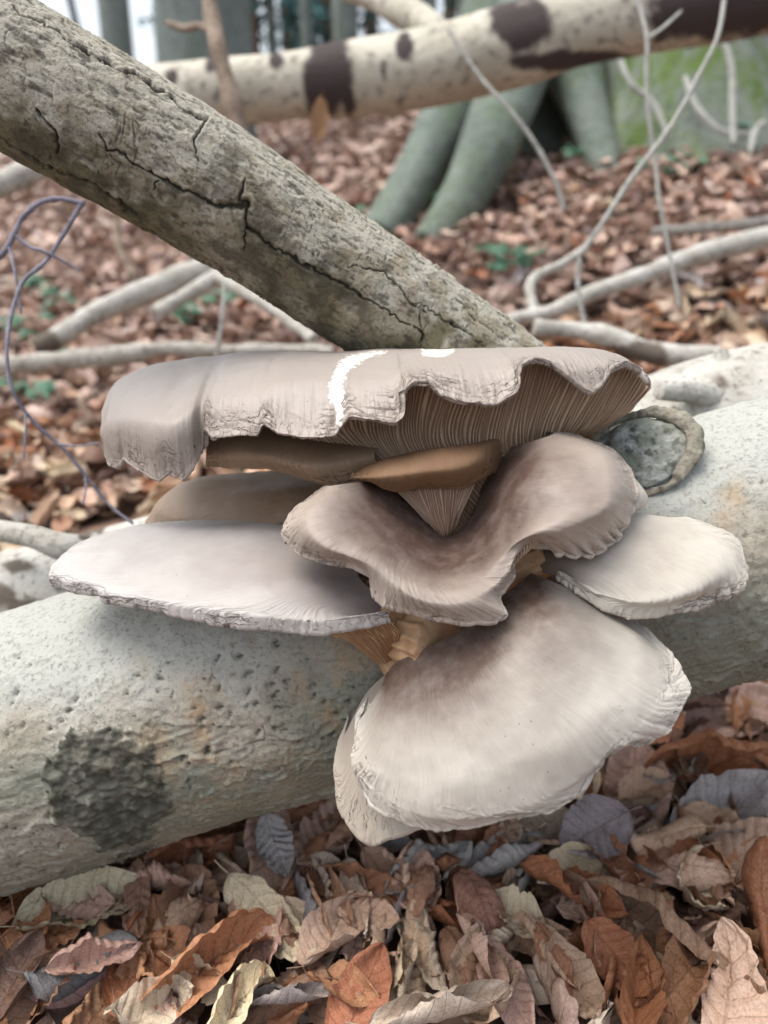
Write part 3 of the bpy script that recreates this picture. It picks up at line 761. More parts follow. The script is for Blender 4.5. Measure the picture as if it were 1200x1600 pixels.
# saddle-shaped centre cap
mushroom('oyster_mushroom', 'taupe saddle-shaped mushroom with sunken centre and frilled right lobe', [
    [(600,752,42),(640,785,42),(672,820,41.8),(688,836,41.6),(704,838,41.6),(722,828,41.7),(742,800,41.9),(756,755,42.2),(790,700,42.4)],
    [(562,753,39.8),(560,798,38.2),(592,838,37.5),(640,885,36.8),(700,902,36.6),(765,872,36.9),(800,820,37.0),(832,760,37.0),(835,688,39.4)],
    [(518,758,39.0),(480,806,37.2),(500,848,36.2),(578,882,35.8),(648,932,35.4),(722,940,35.2),(788,898,35.9),(815,848,36.2),(872,828,35.2),(945,788,35.6),(935,706,38.3),(865,677,39.9)],
    [(503,768,41.0),(455,808,40.0),(440,840,39.1),(461,866,38.5),(500,883,38.1),(545,887,37.8),(574,904,37.3),(579,934,36.9),(601,953,36.5),(640,960,36.3),(690,973,36.1),(740,979,36),(793,970,36.1),(782,940,36.4),(806,905,36.8),(803,880,37),(830,857,37.4),(860,857,37.2),(880,872,37.0),(905,872,36.9),(930,870,37.1),(955,852,37.6),(973,840,38.1),(985,810,38.7),(997,780,39.5),(985,742,40.4),(958,709,41.2),(900,686,42),(850,682,42.4)]],
    TAUPE, nu=820, nv=240, seed=8, thick=(0.010, 0.002), gills=100, lump=0.8, jag=0.7, droop=0.003, torn=True, pleats=[(.60, .80, 110, .0035)],
    stem=[(700,880,43.0,.010),(690,915,42.0,.015),(655,975,44.5,.02)])
# right cap
mushroom('oyster_mushroom', 'smooth cream mushroom at right end of the cluster resting against the log', [
    [(850,800,41.5),(830,840,40.5),(830,870,40),(850,895,39.5)],
    [(930,790,41),(930,830,39.0),(910,880,37.7),(900,908,37.7)],
    [(1040,809,40.8),(1120,850,39.2),(1090,908,36.8),(1000,938,36.2),(930,928,36.9)],
    [(1080,824,41.6),(1148,851,40.7),(1164,890,39.5),(1162,923,38.5),(1118,946,37.7),(1060,956,37.1),(1000,966,36.8),(960,961,36.9),(915,936,37.5),(868,905,38.5)]],
    CREAM, nu=520, nv=190, seed=9, thick=(0.010, 0.002), wr=1.0, rim_band=0.008, droop=0.005, jag=0.6, under=0.66, pleats=[(.25, .62, 130, .0018)], stem=[(850,860,40.5,.013),(760,900,41.5,.015),(680,960,44,.02)])
# tiny one
mushroom('oyster_mushroom', 'tiny pale mushroom tip poking out beside the frilled right lobe', [
    [(945,730,42),(940,760,41.5),(945,790,41)],
    [(965,730,41.3),(968,762,40.5),(965,795,40.3)],
    [(984,740,41),(1000,768,40.2),(990,795,40)],
    [(990,742,41.4),(1012,772,40.7),(1013,784,40.5),(1005,795,40.4),(985,800,40.3)]],
    CREAM, nu=120, nv=70, seed=10, wr=0.2, jag=0.2, lump=0.3, gills=20, stem=[(950,765,41.5,.006),(880,830,42,.008),(760,930,43.5,.014)])

# ------------------------------------------------------------------ other logs, branches and twigs
def branch_mesh(name, path3, radii, ns=90, nt=20, bumpy=0.10, seed=0, fine=60):
    C, r, D, L, th = tube_grid(path3, radii, ns, nt)
    S, A = np.meshgrid(L, th, indexing='ij'); rm = float(np.mean(r))
    cy = np.stack([S/rm*0.35, np.cos(A)*0.9, np.sin(A)*0.9], -1).reshape(-1, 3)
    R = np.repeat(r[:, None], nt, 1)*(1+bumpy*fbm(cy, seed, 3).reshape(S.shape)+bumpy*1.2*noise(np.stack([S/rm*0.45, 0*S, 0*S], -1).reshape(-1, 3), seed+3).reshape(S.shape))
    return tube_mesh(name, C, R, D), cy

def wood_material(name, a, b, dark, scale=60, bump=0.002):
    m = M(name); tc = m.n('ShaderNodeTexCoord').outputs['Object']
    c = m.mix(m.mapr(m.noise(scale*0.35, 4, 0.6, tc), 0.35, 0.65), a, b)
    c = m.mix(m.math('MULTIPLY', m.mapr(m.noise(scale*2, 5, 0.65, tc), 0.52, 0.68), 0.8), c, dark)
    c = m.mix(m.attr('dark'), c, dark)
    return m.done(c, 0.85, m.bump(m.noise(scale*3, 5, 0.6, tc), bump, 0.7))

W_GREY = wood_material('weathered_wood', (0.30, 0.28, 0.24), (0.44, 0.42, 0.38), (0.09, 0.075, 0.06))
W_PALE = wood_material('bleached_wood', (0.36, 0.345, 0.30), (0.52, 0.51, 0.47), (0.12, 0.10, 0.08), 75, 0.003)
W_TWIG = wood_material('pale_twig', (0.33, 0.335, 0.31), (0.46, 0.465, 0.43), (0.17, 0.16, 0.14), 200, 0.0005)
W_PURP = wood_material('purple_twig', (0.16, 0.15, 0.19), (0.26, 0.25, 0.30), (0.07, 0.06, 0.075), 260, 0.0004)
W_BROWN = wood_material('brown_branch', (0.17, 0.125, 0.095), (0.28, 0.22, 0.17), (0.06, 0.045, 0.035))

def branch(name, label, cat, segs, mat, seed=0, bumpy=0.10, group=None, dark=None, ns=90, nt=18):
    """segs: list of (part name, [(px,py,d_m)...], radius in px start, end). The first one is the main piece."""
    p0 = P(*segs[0][1][-1]); root = empty(name, p0)
    for k, (pn, pts, r0, r1) in enumerate(segs):
        path = np.array([P(*q) for q in pts]); dm = [q[2] for q in pts]; k_r = 0.62 if cat == 'twig' else 0.95
        rad = [k_r*r0*dm[0]/FPX, k_r*(r0+r1)/2*np.mean(dm)/FPX, k_r*r1*dm[-1]/FPX]
        (me, V, n0), cy = branch_mesh(pn, path, rad, ns, nt, bumpy, seed+k*7)
        dk = np.zeros(len(V))
        if dark:
            px = project(V)
            for cx, cy_, rx, ry in dark:
                dk = np.maximum(dk, smooth(1.15, 0.85, blob(px, cx, cy_, rx, ry)+0.55*fbm(V*30, seed+9, 4)))
        attr(me, 'dark', dk)
        adopt(link(pn, me, mat), root)
    return thing(root, label, cat, group)

# pale log just behind the main one
branch('fallen_log', 'second pale log lying parallel behind the mushroom log, partly hidden', 'log',
       [('bark', [(-120, 985, .66), (55, 935, .66), (240, 893, .66), (600, 800, .66), (900, 722, .66), (1150, 655, .66), (1400, 590, .66)], 98, 108),
        ('branch_stub', [(1120, 625, .62), (1080, 612, .60), (1030, 610, .59)], 24, 17),
        ('branch_stub', [(1140, 600, .63), (1130, 575, .63), (1126, 548, .63)], 16, 12),
        ('branch_stub', [(150, 860, .62), (100, 855, .60), (50, 838, .60), (-30, 826, .61)], 26, 16)],
       W_PALE, 300, 0.10, dark=[(1128, 597, 12, 12), (155, 828, 9, 8), (132, 838, 14, 10), (30, 885, 26, 10), (-10, 930, 30, 18), (92, 905, 10, 18), (60, 950, 40, 14)], ns=200, nt=60)

# long pale log in the background
branch('fallen_log', 'long pale birch-like log with dark bark bands, spanning the top background', 'log',
       [('bark', [(120, 182, 1.5), (300, 150, 1.46), (480, 131, 1.43), (650, 108, 1.4), (800, 72, 1.37), (930, 38, 1.35), (1100, 8, 1.33), (1350, -40, 1.3)], 50, 64),
        ('limb', [(700, 70, 1.43), (640, 22, 1.5), (560, -15, 1.6), (480, -40, 1.7)], 26, 20)],
       wood_material('birch_wood', (0.40, 0.375, 0.305), (0.53, 0.50, 0.42), (0.055, 0.042, 0.042), 26, 0.003), 330, 0.07,
       dark=[(515, 100, 38, 85), (812, 40, 44, 44), (1110, 22, 100, 48), (1250, 0, 120, 70), (268, 122, 9, 14), (432, 98, 13, 14), (600, 108, 5, 22), (632, 72, 13, 18), (335, 98, 14, 14), (545, 160, 12, 26), (900, 95, 120, 16)], ns=260, nt=64)

branch('sapling_stem', 'thin lumpy dark stem standing in front of the background log', 'sapling',
       [('stem', [(318, -60, 1.22), (330, 20, 1.22), (342, 80, 1.2), (355, 130, 1.2), (370, 190, 1.2), (388, 260, 1.2), (400, 340, 1.2)], 12, 17),
        ('twig', [(337, 52, 1.21), (312, 40, 1.25), (288, 44, 1.3), (262, 36, 1.34)], 7, 5)], W_BROWN, 340, 0.16)

branch('dead_branch', 'thick bleached broken branch with dark rotten end on left slope', 'branch',
       [('wood', [(58, 542, 1.30), (95, 525, 1.3), (150, 490, 1.33), (240, 450, 1.36), (310, 425, 1.4), (380, 405, 1.45)], 17, 22),
        ('side_branch', [(243, 490, 1.3), (290, 462, 1.33), (335, 435, 1.38)], 11, 13),
        ('side_branch', [(335, 430, 1.38), (420, 478, 1.3), (490, 530, 1.22)], 11, 10)],
       W_PALE, 350, 0.10, dark=[(62, 540, 36, 30)])
branch('dead_branch', 'long knobbly grey-brown branch lying level left of the top mushroom', 'branch',
       [('wood', [(-60, 575, 1.15), (30, 570, 1.15), (100, 562, 1.15), (180, 556, 1.15), (270, 544, 1.15), (340, 549, 1.15), (430, 548, 1.15), (520, 552, 1.15)], 17, 12)], W_GREY, 360, 0.14)
branch('dead_twig', 'short pale upright twig standing above the top mushroom at left', 'twig',
       [('stem', [(352, 440, 1.1), (347, 500, 1.1), (338, 560, 1.12)], 4.5, 6)], W_TWIG, 365)
branch('dead_branch', 'dark grey blurred branch at left edge under the leaning trunk', 'branch',
       [('wood', [(-80, 330, .95), (-10, 295, .95), (40, 272, .97), (110, 240, 1.0)], 21, 18)], W_GREY, 370, 0.08)
branch('dead_twig', 'dark rotten twig stump in the blurred leaves left of centre', 'twig',
       [('stem', [(180, 345, 1.7), (190, 395, 1.68), (215, 440, 1.66)], 9, 13)], W_BROWN, 375, 0.2)
branch('bramble_twig', 'purplish twig looping down the left edge to the log', 'twig',
       [('stem', [(128, 318, .60), (98, 368, .60), (70, 410, .59), (36, 440, .58), (16, 500, .57), (11, 560, .56), (20, 612, .56), (55, 662, .57), (100, 702, .58), (135, 745, .59), (172, 790, .60), (208, 818, .60)], 6.0, 3.6),
        ('side_twig', [(132, 318, .60), (95, 311, .60), (62, 317, .60), (34, 342, .60), (22, 366, .60), (6, 395, .60), (-25, 420, .60)], 7.0, 7.0),
        ('side_twig', [(22, 366, .60), (45, 385, .60), (70, 393, .59), (125, 423, .60)], 5, 3),
        ('side_twig', [(14, 385, .60), (24, 430, .59), (33, 490, .59)], 4, 3),
        ('side_twig', [(40, 645, .565), (40, 680, .56), (37, 715, .56)], 3.2, 2.2),
        ('side_twig', [(90, 694, .575), (120, 697, .57), (155, 692, .57)], 3.2, 2.0),
        ('side_twig', [(133, 742, .59), (134, 765, .585), (129, 788, .58)], 3.2, 2.2)], W_PURP, 380, 0.12, ns=110, nt=10)

branch('dead_branch', 'long pale curved branch crossing the leaf slope on the right', 'branch',
       [('wood', [(760, 515, 1.15), (800, 500, 1.15), (860, 487, 1.15), (925, 458, 1.17), (1000, 432, 1.2), (1080, 402, 1.22), (1160, 380, 1.24), (1300, 350, 1.27)], 11, 20),
        ('side_branch', [(835, 490, 1.15), (830, 440, 1.17), (878, 412, 1.2), (915, 388, 1.22)], 9, 6)], W_PALE, 390, 0.08)
branch('dead_branch', 'short white flaking branch lying just above the right of top mushroom', 'branch',
       [('wood', [(835, 512, .95), (900, 516, .95), (955, 528, .94), (1005, 548, .93), (1060, 556, .92), (1120, 560, .92)], 13, 20)], W_PALE, 395, 0.14, dark=[(1010, 560, 34, 22), (960, 552, 40, 10)])
branch('dead_branch', 'thin grey branch lying flat on leaves at right edge', 'branch',
       [('wood', [(1020, 362, 1.45), (1080, 358, 1.45), (1150, 352, 1.47), (1260, 338, 1.5)], 8, 10)], W_GREY, 397, 0.1)
branch('bare_twig', 'long pale twig rising to the upper right corner', 'twig',
       [('stem', [(1136, -40, .95), (1122, 55, .95), (1092, 118, .96), (1066, 168, .97), (1034, 218, .98), (986, 280, 1.0), (942, 348, 1.02), (907, 398, 1.04)], 5.2, 7.5),
        ('side_twig', [(907, 396, 1.04), (903, 440, 1.05), (912, 502, 1.06)], 5.5, 6)], W_TWIG, 400, 0.10, nt=12)
branch('bare_twig', 'pale forked twig standing upright before the mossy trunk', 'twig',
       [('stem', [(990, -40, 1.05), (1002, 20, 1.05), (1011, 60, 1.05), (1010, 120, 1.06), (1015, 190, 1.07), (1024, 255, 1.08), (1030, 312, 1.08), (1044, 385, 1.09), (1062, 480, 1.1)], 5.5, 4.5),
        ('side_twig', [(1012, 60, 1.05), (1035, 44, 1.05), (1064, 18, 1.06)], 4.5, 3.5)], W_TWIG, 405, 0.12, nt=12)
branch('bare_twig', 'straight pale twig slanting across the grey-green roots', 'twig',
       [('stem', [(700, 45, 1.15), (750, 120, 1.15), (800, 176, 1.15), (838, 228, 1.16), (868, 285, 1.17), (882, 328, 1.18)], 4.2, 6.0)], W_TWIG, 410, 0.08, nt=12)

# ------------------------------------------------------------------ trees
def beech_material(name, a, b, moss, mossy):
    m = M(name); tc = m.n('ShaderNodeTexCoord').outputs['Object']
    c = m.mix(m.mapr(m.noise(4, 5, 0.6, tc), 0.35, 0.65), a, b)
    c = m.mix(m.math('MULTIPLY', m.mapr(m.noise(7.0, 6, 0.7, m.scale(tc, 1, 1, 0.55)), 0.46, 0.60), mossy), c, moss)
    c = m.mix(m.math('MULTIPLY', m.mapr(m.noise(38, 5, 0.6, tc), 0.5, 0.7), 0.5), c, (0.04, 0.05, 0.042))
    return m.done(c, 0.85, m.bump(m.noise(40, 5, 0.6, tc), 0.01, 0.6))
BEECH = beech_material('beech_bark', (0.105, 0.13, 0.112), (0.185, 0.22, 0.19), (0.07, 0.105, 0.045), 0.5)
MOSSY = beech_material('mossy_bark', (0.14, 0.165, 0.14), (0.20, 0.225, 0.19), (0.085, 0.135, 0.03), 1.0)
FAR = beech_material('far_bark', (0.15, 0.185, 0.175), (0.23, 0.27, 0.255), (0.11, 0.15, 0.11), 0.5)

def tube_part(name, pts3, radii, mat, parent, ns=60, nt=40, bumpy=0.06, seed=0):
    (me, V, n0), _ = branch_mesh(name, np.array(pts3), radii, ns, nt, bumpy, seed)
    attr(me, 'dark', np.zeros(len(V)))
    return adopt(link(name, me, mat), parent)

def root_tree(name, label, base_px, d, trunk, roots, mat, seed):
    c = P(*base_px, d); root = empty(name, (c[0], c[1], float(ground_z(c[0], c[1]))))
    tube_part('trunk', [P(x, y, dd) for x, y, dd, r in trunk], [r*dd/FPX for x, y, dd, r in trunk], mat, root, 80, 72, 0.07, seed)
    for k, (pts) in enumerate(roots):
        tube_part('root', [P(x, y, dd) for x, y, dd, r in pts], [r*dd/FPX for x, y, dd, r in pts], mat, root, 60, 40, 0.07, seed+5+k)
    return root, label

t1, lb = root_tree('beech_tree', 'smooth grey-green beech base with two leaning root stems, right of centre', (800, 300), 2.35,
    [(850, 340, 2.9, 105), (852, 250, 2.9, 92), (858, 130, 2.9, 84), (866, -60, 2.85, 84), (880, -400, 2.85, 80)],
    [[(596, 375, 2.30, 36), (638, 300, 2.35, 43), (686, 215, 2.45, 46), (735, 120, 2.6, 48), (790, -20, 2.75, 54)],
     [(672, 385, 2.12, 32), (722, 310, 2.16, 43), (764, 225, 2.24, 50), (800, 130, 2.4, 54), (835, 0, 2.6, 60)],
     [(968, 335, 2.3, 20), (945, 260, 2.36, 30), (918, 180, 2.45, 38), (892, 90, 2.6, 48)]], BEECH, 420)
thing(t1, lb, 'tree', 'trees in the wood')
t2, lb = root_tree('beech_tree', 'mossy broad trunk at right edge with pale vines on its bark', (1080, 260), 2.5,
    [(1075, 330, 2.6, 170), (1075, 240, 2.6, 138), (1080, 130, 2.6, 118), (1085, -40, 2.6, 108), (1090, -400, 2.6, 100)],
    [[(930, 330, 2.4, 26), (965, 255, 2.45, 40), (1000, 170, 2.52, 48), (1030, 60, 2.56, 52)],
     [(1130, 330, 2.35, 30), (1120, 250, 2.42, 46), (1105, 160, 2.5, 52), (1095, 60, 2.55, 50)]], MOSSY, 440)
thing(t2, lb, 'tree', 'trees in the wood')
for k, pts in enumerate([[(1128, 55, 2.2), (1143, 105, 2.2), (1144, 160, 2.2), (1146, 225, 2.18)], [(1070, 120, 2.25), (1090, 170, 2.22), (1130, 205, 2.2), (1180, 210, 2.2)],
                         [(965, 80, 2.3), (985, 130, 2.28), (1020, 160, 2.28), (1045, 215, 2.25)], [(1195, 190, 2.2), (1180, 205, 2.2), (1172, 240, 2.18)]]):
    tube_part('vine', [P(*q) for q in pts], [0.008, 0.009, 0.007], W_TWIG, t2, 40, 8, 0.12, 460+k)
t3, lb = root_tree('beech_tree', 'dark trunk in shade behind the mossy one at far right', (1230, 240), 3.2,
    [(1235, 270, 3.2, 75), (1232, 120, 3.2, 62), (1230, -300, 3.2, 56)], [], BEECH, 470)
thing(t3, lb, 'tree', 'trees in the wood')

far = [(190, 34, 6.5, 'slim dark trunk against the white sky at upper left'), (322, 100, 5.0, 'wide pale grey-green trunk behind the thin lumpy stem'),
       (482, 14, 9.5, 'very thin far trunk among the conifers above the background log'), (541, 30, 8.0, 'straight grey-green trunk left of the background log fork'),
       (428, 12, 10.5, 'thin far trunk just right of the lumpy dark stem'), (655, 34, 7.0, 'grey trunk behind the fork of the background log'),
       (740, 40, 8.5, 'far trunk above the middle of the background log'),
       (145, 9, 7.5, 'leaning thin sapling against the white sky by the leaning trunk')]
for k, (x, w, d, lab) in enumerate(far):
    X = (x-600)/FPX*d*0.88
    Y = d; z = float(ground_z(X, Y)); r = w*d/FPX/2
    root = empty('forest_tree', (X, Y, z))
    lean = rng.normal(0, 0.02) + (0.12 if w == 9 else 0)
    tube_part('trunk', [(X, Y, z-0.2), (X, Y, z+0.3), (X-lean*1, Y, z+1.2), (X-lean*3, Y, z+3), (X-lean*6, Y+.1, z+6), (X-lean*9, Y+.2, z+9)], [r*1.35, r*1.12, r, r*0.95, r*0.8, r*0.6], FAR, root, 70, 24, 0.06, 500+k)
    for j in range(5):                                  # bare winter limbs, high up
        h = 3.4+j*1.0; a = rng.uniform(0, 6.28); ln = rng.uniform(0.8, 1.8)
        tube_part('limb', [(X-lean*h, Y, z+h), (X-lean*h+ln*.5*math.cos(a), Y+ln*.5*math.sin(a), z+h+.5), (X-lean*h+ln*math.cos(a), Y+ln*math.sin(a), z+h+1.3)], [r*.3, r*.2, r*.08], FAR, root, 14, 8, 0.1, 540+k*7+j)
    thing(root, lab, 'tree', 'trees in the wood')

m = M('needles'); oc = m.attr('tone')
CONIF = m.done(m.mix(oc, (0.03, 0.085, 0.088), (0.07, 0.17, 0.165)), 0.7)  # dark green shifted to teal, distance haze put into the needle colour
con = [(395, 10.5), (455, 12.5), (515, 11.5), (580, 13.0), (640, 11.0), (700, 13.5), (770, 12.0)]
con_lab = ['dark blue-green conifer right of the thin lumpy stem', 'far conifer seen between thin trunks above the log', 'conifer behind the straight grey-green trunk', 'far conifer with bright sky gaps near the log fork',
           'conifer just left of the background log fork', 'far conifer right of the log fork', 'conifer above the middle of the background log']
for k, (x, d) in enumerate(con):
    X = (x-600)/FPX*d*0.88; Y = d; z = float(ground_z(X, Y))
    root = empty('conifer_tree', (X, Y, z))
    tube_part('trunk', [(X, Y, z-.2), (X, Y, z+2), (X, Y, z+5), (X, Y, z+9)], [.11, .10, .07, .02], W_BROWN, root, 30, 14, 0.05, 580+k)
    n = 2800
    h = rng.uniform(0.7, 8.8, n); wid = 1.15*(1-h/9.5)+0.12
    nb = 60; bh = rng.uniform(0.4, 8.8, nb); ba = rng.uniform(0, 6.283, nb)
    bi = rng.integers(0, nb, n); t = rng.uniform(0.1, 1, n)
    L_ = (1.25*(1-bh/9.6)+0.15)[bi]
    cx = X+np.cos(ba[bi])*L_*t+rng.normal(0, .07, n); cy = Y+np.sin(ba[bi])*L_*t+rng.normal(0, .07, n); cz = z+bh[bi]-0.35*t*L_+rng.normal(0, .07, n)
    c = np.stack([cx, cy, cz], 1)
    a = rng.normal(0, 1, (n, 3)); a[:, 2] -= 0.5; a /= np.linalg.norm(a, axis=1, keepdims=True)
    b = np.cross(a, rng.normal(0, 1, (n, 3))); b /= np.linalg.norm(b, axis=1, keepdims=True)
    s1 = rng.uniform(.05, .12, n)[:, None]; s2 = rng.uniform(.015, .035, n)[:, None]
    V = np.stack([c-a*s1, c+b*s2, c+a*s1, c-b*s2], 1).reshape(-1, 3)
    me = np_mesh('crown', V, np.arange(4*n).reshape(-1, 4), False); attr(me, 'tone', np.repeat(rng.random(n), 4))
    adopt(link('crown', me, CONIF), root)
    thing(root, con_lab[k], 'tree', 'conifers far behind')

# ------------------------------------------------------------------ fallen leaves
def leaf_material(name, use_object):
    m = M(name)
    uv = m.attr('leaf_uv', 'Vector')                      # x along 0..1, y across -1..1
    sp = m.n('ShaderNodeSeparateXYZ'); m.set(sp.inputs[0], uv)
    if use_object: base = m.n('ShaderNodeObjectInfo').outputs['Color']; rnd = m.n('ShaderNodeObjectInfo').outputs['Random']
    else: base = m.attr('leaf_col', 'Color'); rnd = m.attr('leaf_rnd')
    tc = m.n('ShaderNodeTexCoord').outputs['Object']
    av = m.math('ABSOLUTE', sp.outputs[1])
    ph = m.math('MULTIPLY', m.math('SUBTRACT', sp.outputs[0], m.math('MULTIPLY', av, 0.16)), 9.0)
    fr = m.math('FRACT', ph); tri = m.math('ABSOLUTE', m.math('SUBTRACT', fr, 0.5))
    vein = m.mapr(tri, 0.06, 0.015)
    mid = m.mapr(av, 0.05, 0.02)
    vn = m.math('MAXIMUM', vein, mid)
    offs = m.n('ShaderNodeVectorMath'); offs.operation = 'ADD'; m.set(offs.inputs[0], tc)
    cmb = m.n('ShaderNodeCombineXYZ'); m.set(cmb.inputs[0], m.math('MULTIPLY', rnd, 37.0)); m.set(offs.inputs[1], cmb.outputs[0])
    nz = m.noise(45, 5, 0.62, offs.outputs[0]); nz2 = m.noise(190, 4, 0.6, offs.outputs[0])
    c = m.mix(m.math('MULTIPLY', m.mapr(nz, 0.45, 0.72), 0.7), base, m.mix(1.0, base, (0.42, 0.36, 0.34), 'MULTIPLY'))
    c = m.mix(m.math('MULTIPLY', m.mapr(nz, 0.46, 0.28), 0.5), c, m.mix(0.5, base, (0.55, 0.43, 0.32)))
    c = m.mix(m.math('MULTIPLY', m.mapr(nz2, 0.62, 0.72), 0.6), c, (0.05, 0.035, 0.03))
    c = m.mix(m.math('MULTIPLY', vn, 0.45), c, m.mix(1.0, c, (0.55, 0.5, 0.48), 'MULTIPLY'))
    m.b.inputs['Transmission Weight'].default_value = 0.0
    h = m.math('ADD', m.math('MULTIPLY', vn, -0.6), m.math('ADD', m.math('MULTIPLY', tri, 1.4), m.math('MULTIPLY', nz2, 0.6)))
    m.b.inputs['Specular IOR Level'].default_value = 0.35
    return m.done(c, 0.55, m.bump(h, 0.0012, 0.6))
LEAF_O = leaf_material('dead_leaf', True); LEAF_S = leaf_material('dead_leaf_litter', False)

def leaf_grid(seed, ns, nt, cup, bend, fold, corr, ragged=0.06, twist=0.0, roll=0.0):
    """Beech leaf of length 1: returns verts (ns*nt), uv."""
    g = np.random.default_rng(seed)
    s = np.linspace(0, 1, ns); t = np.linspace(-1, 1, nt)
    S, T = np.meshgrid(s, t, indexing='ij')
    w = 0.31*np.sin(np.pi*np.clip(S, 0, 1)**0.88)**0.62*(1-0.12*S)+0.004
    w = w*(1+ragged*noise(np.stack([S*9, np.sign(T)*3, 0*S+seed], -1).reshape(-1, 3), seed).reshape(S.shape)*1.5)
    x = S-0.5; y = T*w
    z = corr*0.030*np.cos(2*np.pi*(9*(S-0.16*np.abs(T))))*np.sin(np.pi*S)*(0.4+0.6*np.abs(T))
    z += 0.05*noise(np.stack([S*2.3+seed, T*1.3, 0*S], -1).reshape(-1, 3), seed+1).reshape(S.shape)
    z += 0.03*noise(np.stack([S*6+seed, T*2.2, 0*S], -1).reshape(-1, 3), seed+2).reshape(S.shape)*np.abs(T)
    z += 0.022*noise(np.stack([S*11+seed, T*5, 0*S], -1).reshape(-1, 3), seed+3).reshape(S.shape)
    z += 0.05*np.abs(T)**2*np.sin(2*np.pi*(2.2*S+0.25*np.sign(T)+seed))*np.sin(np.pi*S)
    z += fold*np.abs(y)*1.0                                # V fold about the midrib
    # roll across: wrap y on a circle
    k = 1.35*cup/0.33
    if abs(k) > 1e-3:
        a = y*k; z = z*np.cos(a) + (1-np.cos(a))/k; y = np.sin(a)/k
    if roll:                                               # one margin curls over
        e = np.clip((T-0.25)/0.75, 0, 1); z = z+roll*0.16*np.sin(e*2.2)*np.sin(np.pi*S)**.5; y = y-np.sign(roll)*0+(-0.20*np.abs(roll))*e**2*np.sin(np.pi*S)**.5
    kb = 1.2*bend
    if abs(kb) > 1e-3:
        a = x*kb; x2 = np.sin(a)*(1/kb-z); z2 = (1-np.cos(a))/kb+z*np.cos(a); x, z = x2, z2
    a = twist*(S-0.5); y, z = y*np.cos(a)-z*np.sin(a), y*np.sin(a)+z*np.cos(a)
    V = np.stack([x, y, z], -1).reshape(-1, 3)
    V[:, 2] -= V[:, 2].mean()
    UV = np.stack([S, T, 0*S], -1).reshape(-1, 3)
    return V, UV

FORMS = [  # word, cup, bend, fold, corr, twist, roll
    ('flat', .35, .6, .08, 1.0, .3, 0), ('ribbed', .6, 1.1, .1, 1.9, .4, 0), ('cupped', 1.4, 1.1, .0, .9, .5, 0), ('arched', -1.0, -1.6, .0, 1.0, .6, 0),
    ('folded', .3, .8, .95, 1.0, .8, 0), ('rolled', 2.4, .7, .0, .8, .5, 0), ('twisted', .9, 1.3, .2, 1.0, 2.0, 0), ('curled', .6, 2.6, .1, 1.0, .8, 0),
    ('crumpled', .8, -1.2, .5, 1.6, -1.6, .9), ('wavy', -.6, 1.2, .0, 1.7, -1.0, .6), ('half-rolled', .7, .7, .0, 1.0, .5, 1.4), ('buckled', -1.5, 1.3, .1, 1.3, 1.1, -.8)]
PAL = [('orange-brown', (.36, .175, .095)), ('tan', (.47, .325, .225)), ('cream', (.60, .49, .35)), ('dark brown', (.11, .062, .045)), ('pinkish tan', (.45, .305, .235)),
       ('grey', (.32, .30, .285)), ('lilac-grey', (.22, .205, .212)), ('rust', (.30, .125, .06)), ('brown', (.25, .14, .09)), ('beige', (.50, .40, .315))]
PALW = np.array([.20, .24, .08, .07, .16, .03, .01, .05, .10, .08]); PALW /= PALW.sum()

LEAF_ME = []
for k, (w_, cu, be, fo, co, tw, ro) in enumerate(FORMS):
    V, UV = leaf_grid(700+k, 34, 17, cu, be, fo, co, 0.07, tw, ro)
    n0 = len(V)
    # stalk
    st = V.reshape(34, 17, 3)[0, 8]; dirv = V.reshape(34, 17, 3)[0, 8]-V.reshape(34, 17, 3)[2, 8]; dirv /= np.linalg.norm(dirv)
    sv = []
    for q_ in (0, .5, 1):
        c = st+dirv*0.16*q_+np.array([0, 0.02*q_*q_, -0.01*q_]); sv += [c+[0, .006, 0], c+[0, 0, .008], c+[0, -.006, 0]]
    V = np.concatenate([V, np.array(sv)])
    Q = grid_quads(34, 17); Q2 = grid_quads(3, 3, off=n0)
    me = np_mesh('leaf_'+w_, V, np.concatenate([Q, Q2])); attr_vec(me, 'leaf_uv', np.concatenate([UV, np.tile([[0.0, 0.03, 0]], (9, 1))]))
    me.materials.append(LEAF_O); LEAF_ME.append(me)

def frame_on(pos, ang, tilt_cam, roll):
    """Rotation whose X is the leaf's length as seen in the picture (ang, degrees), Z leaning from up towards the camera by tilt_cam."""
    up = np.array([0, 0, 1.0]); tc_ = CAM_LOC-pos; tc_ /= np.linalg.norm(tc_)
    n = up*(1-tilt_cam)+tc_*tilt_cam; n /= np.linalg.norm(n)
    a = math.radians(ang); x = RIGHT*math.cos(a)+UP*math.sin(a)*1.0+FWD*math.sin(a)*0.8
    x = x-n*(x @ n); x /= np.linalg.norm(x); y = np.cross(n, x)
    cr, sr = math.cos(roll), math.sin(roll)
    y2 = y*cr+n*sr; n2 = n*cr-y*sr
    return Matrix(np.stack([x, y2, n2], 1).tolist())

leaf_recs = []
def put_leaf(pos, R3, size, width, form, colour, px):
    o = bpy.data.objects.new('fallen_leaf', LEAF_ME[form]); COL.objects.link(o)
    o.matrix_world = Matrix.Translation(Vector(pos)) @ R3.to_4x4() @ Matrix.Diagonal((size, size*width, size, 1))
    j = rng.normal(1.24, .13); v = rng.normal(0, .03, 3)
    c = np.clip(np.array(PAL[colour][1])*j*(1+v), .01, .9)
    o.color = (*c, 1)
    leaf_recs.append((o, form, colour, px))
    return o

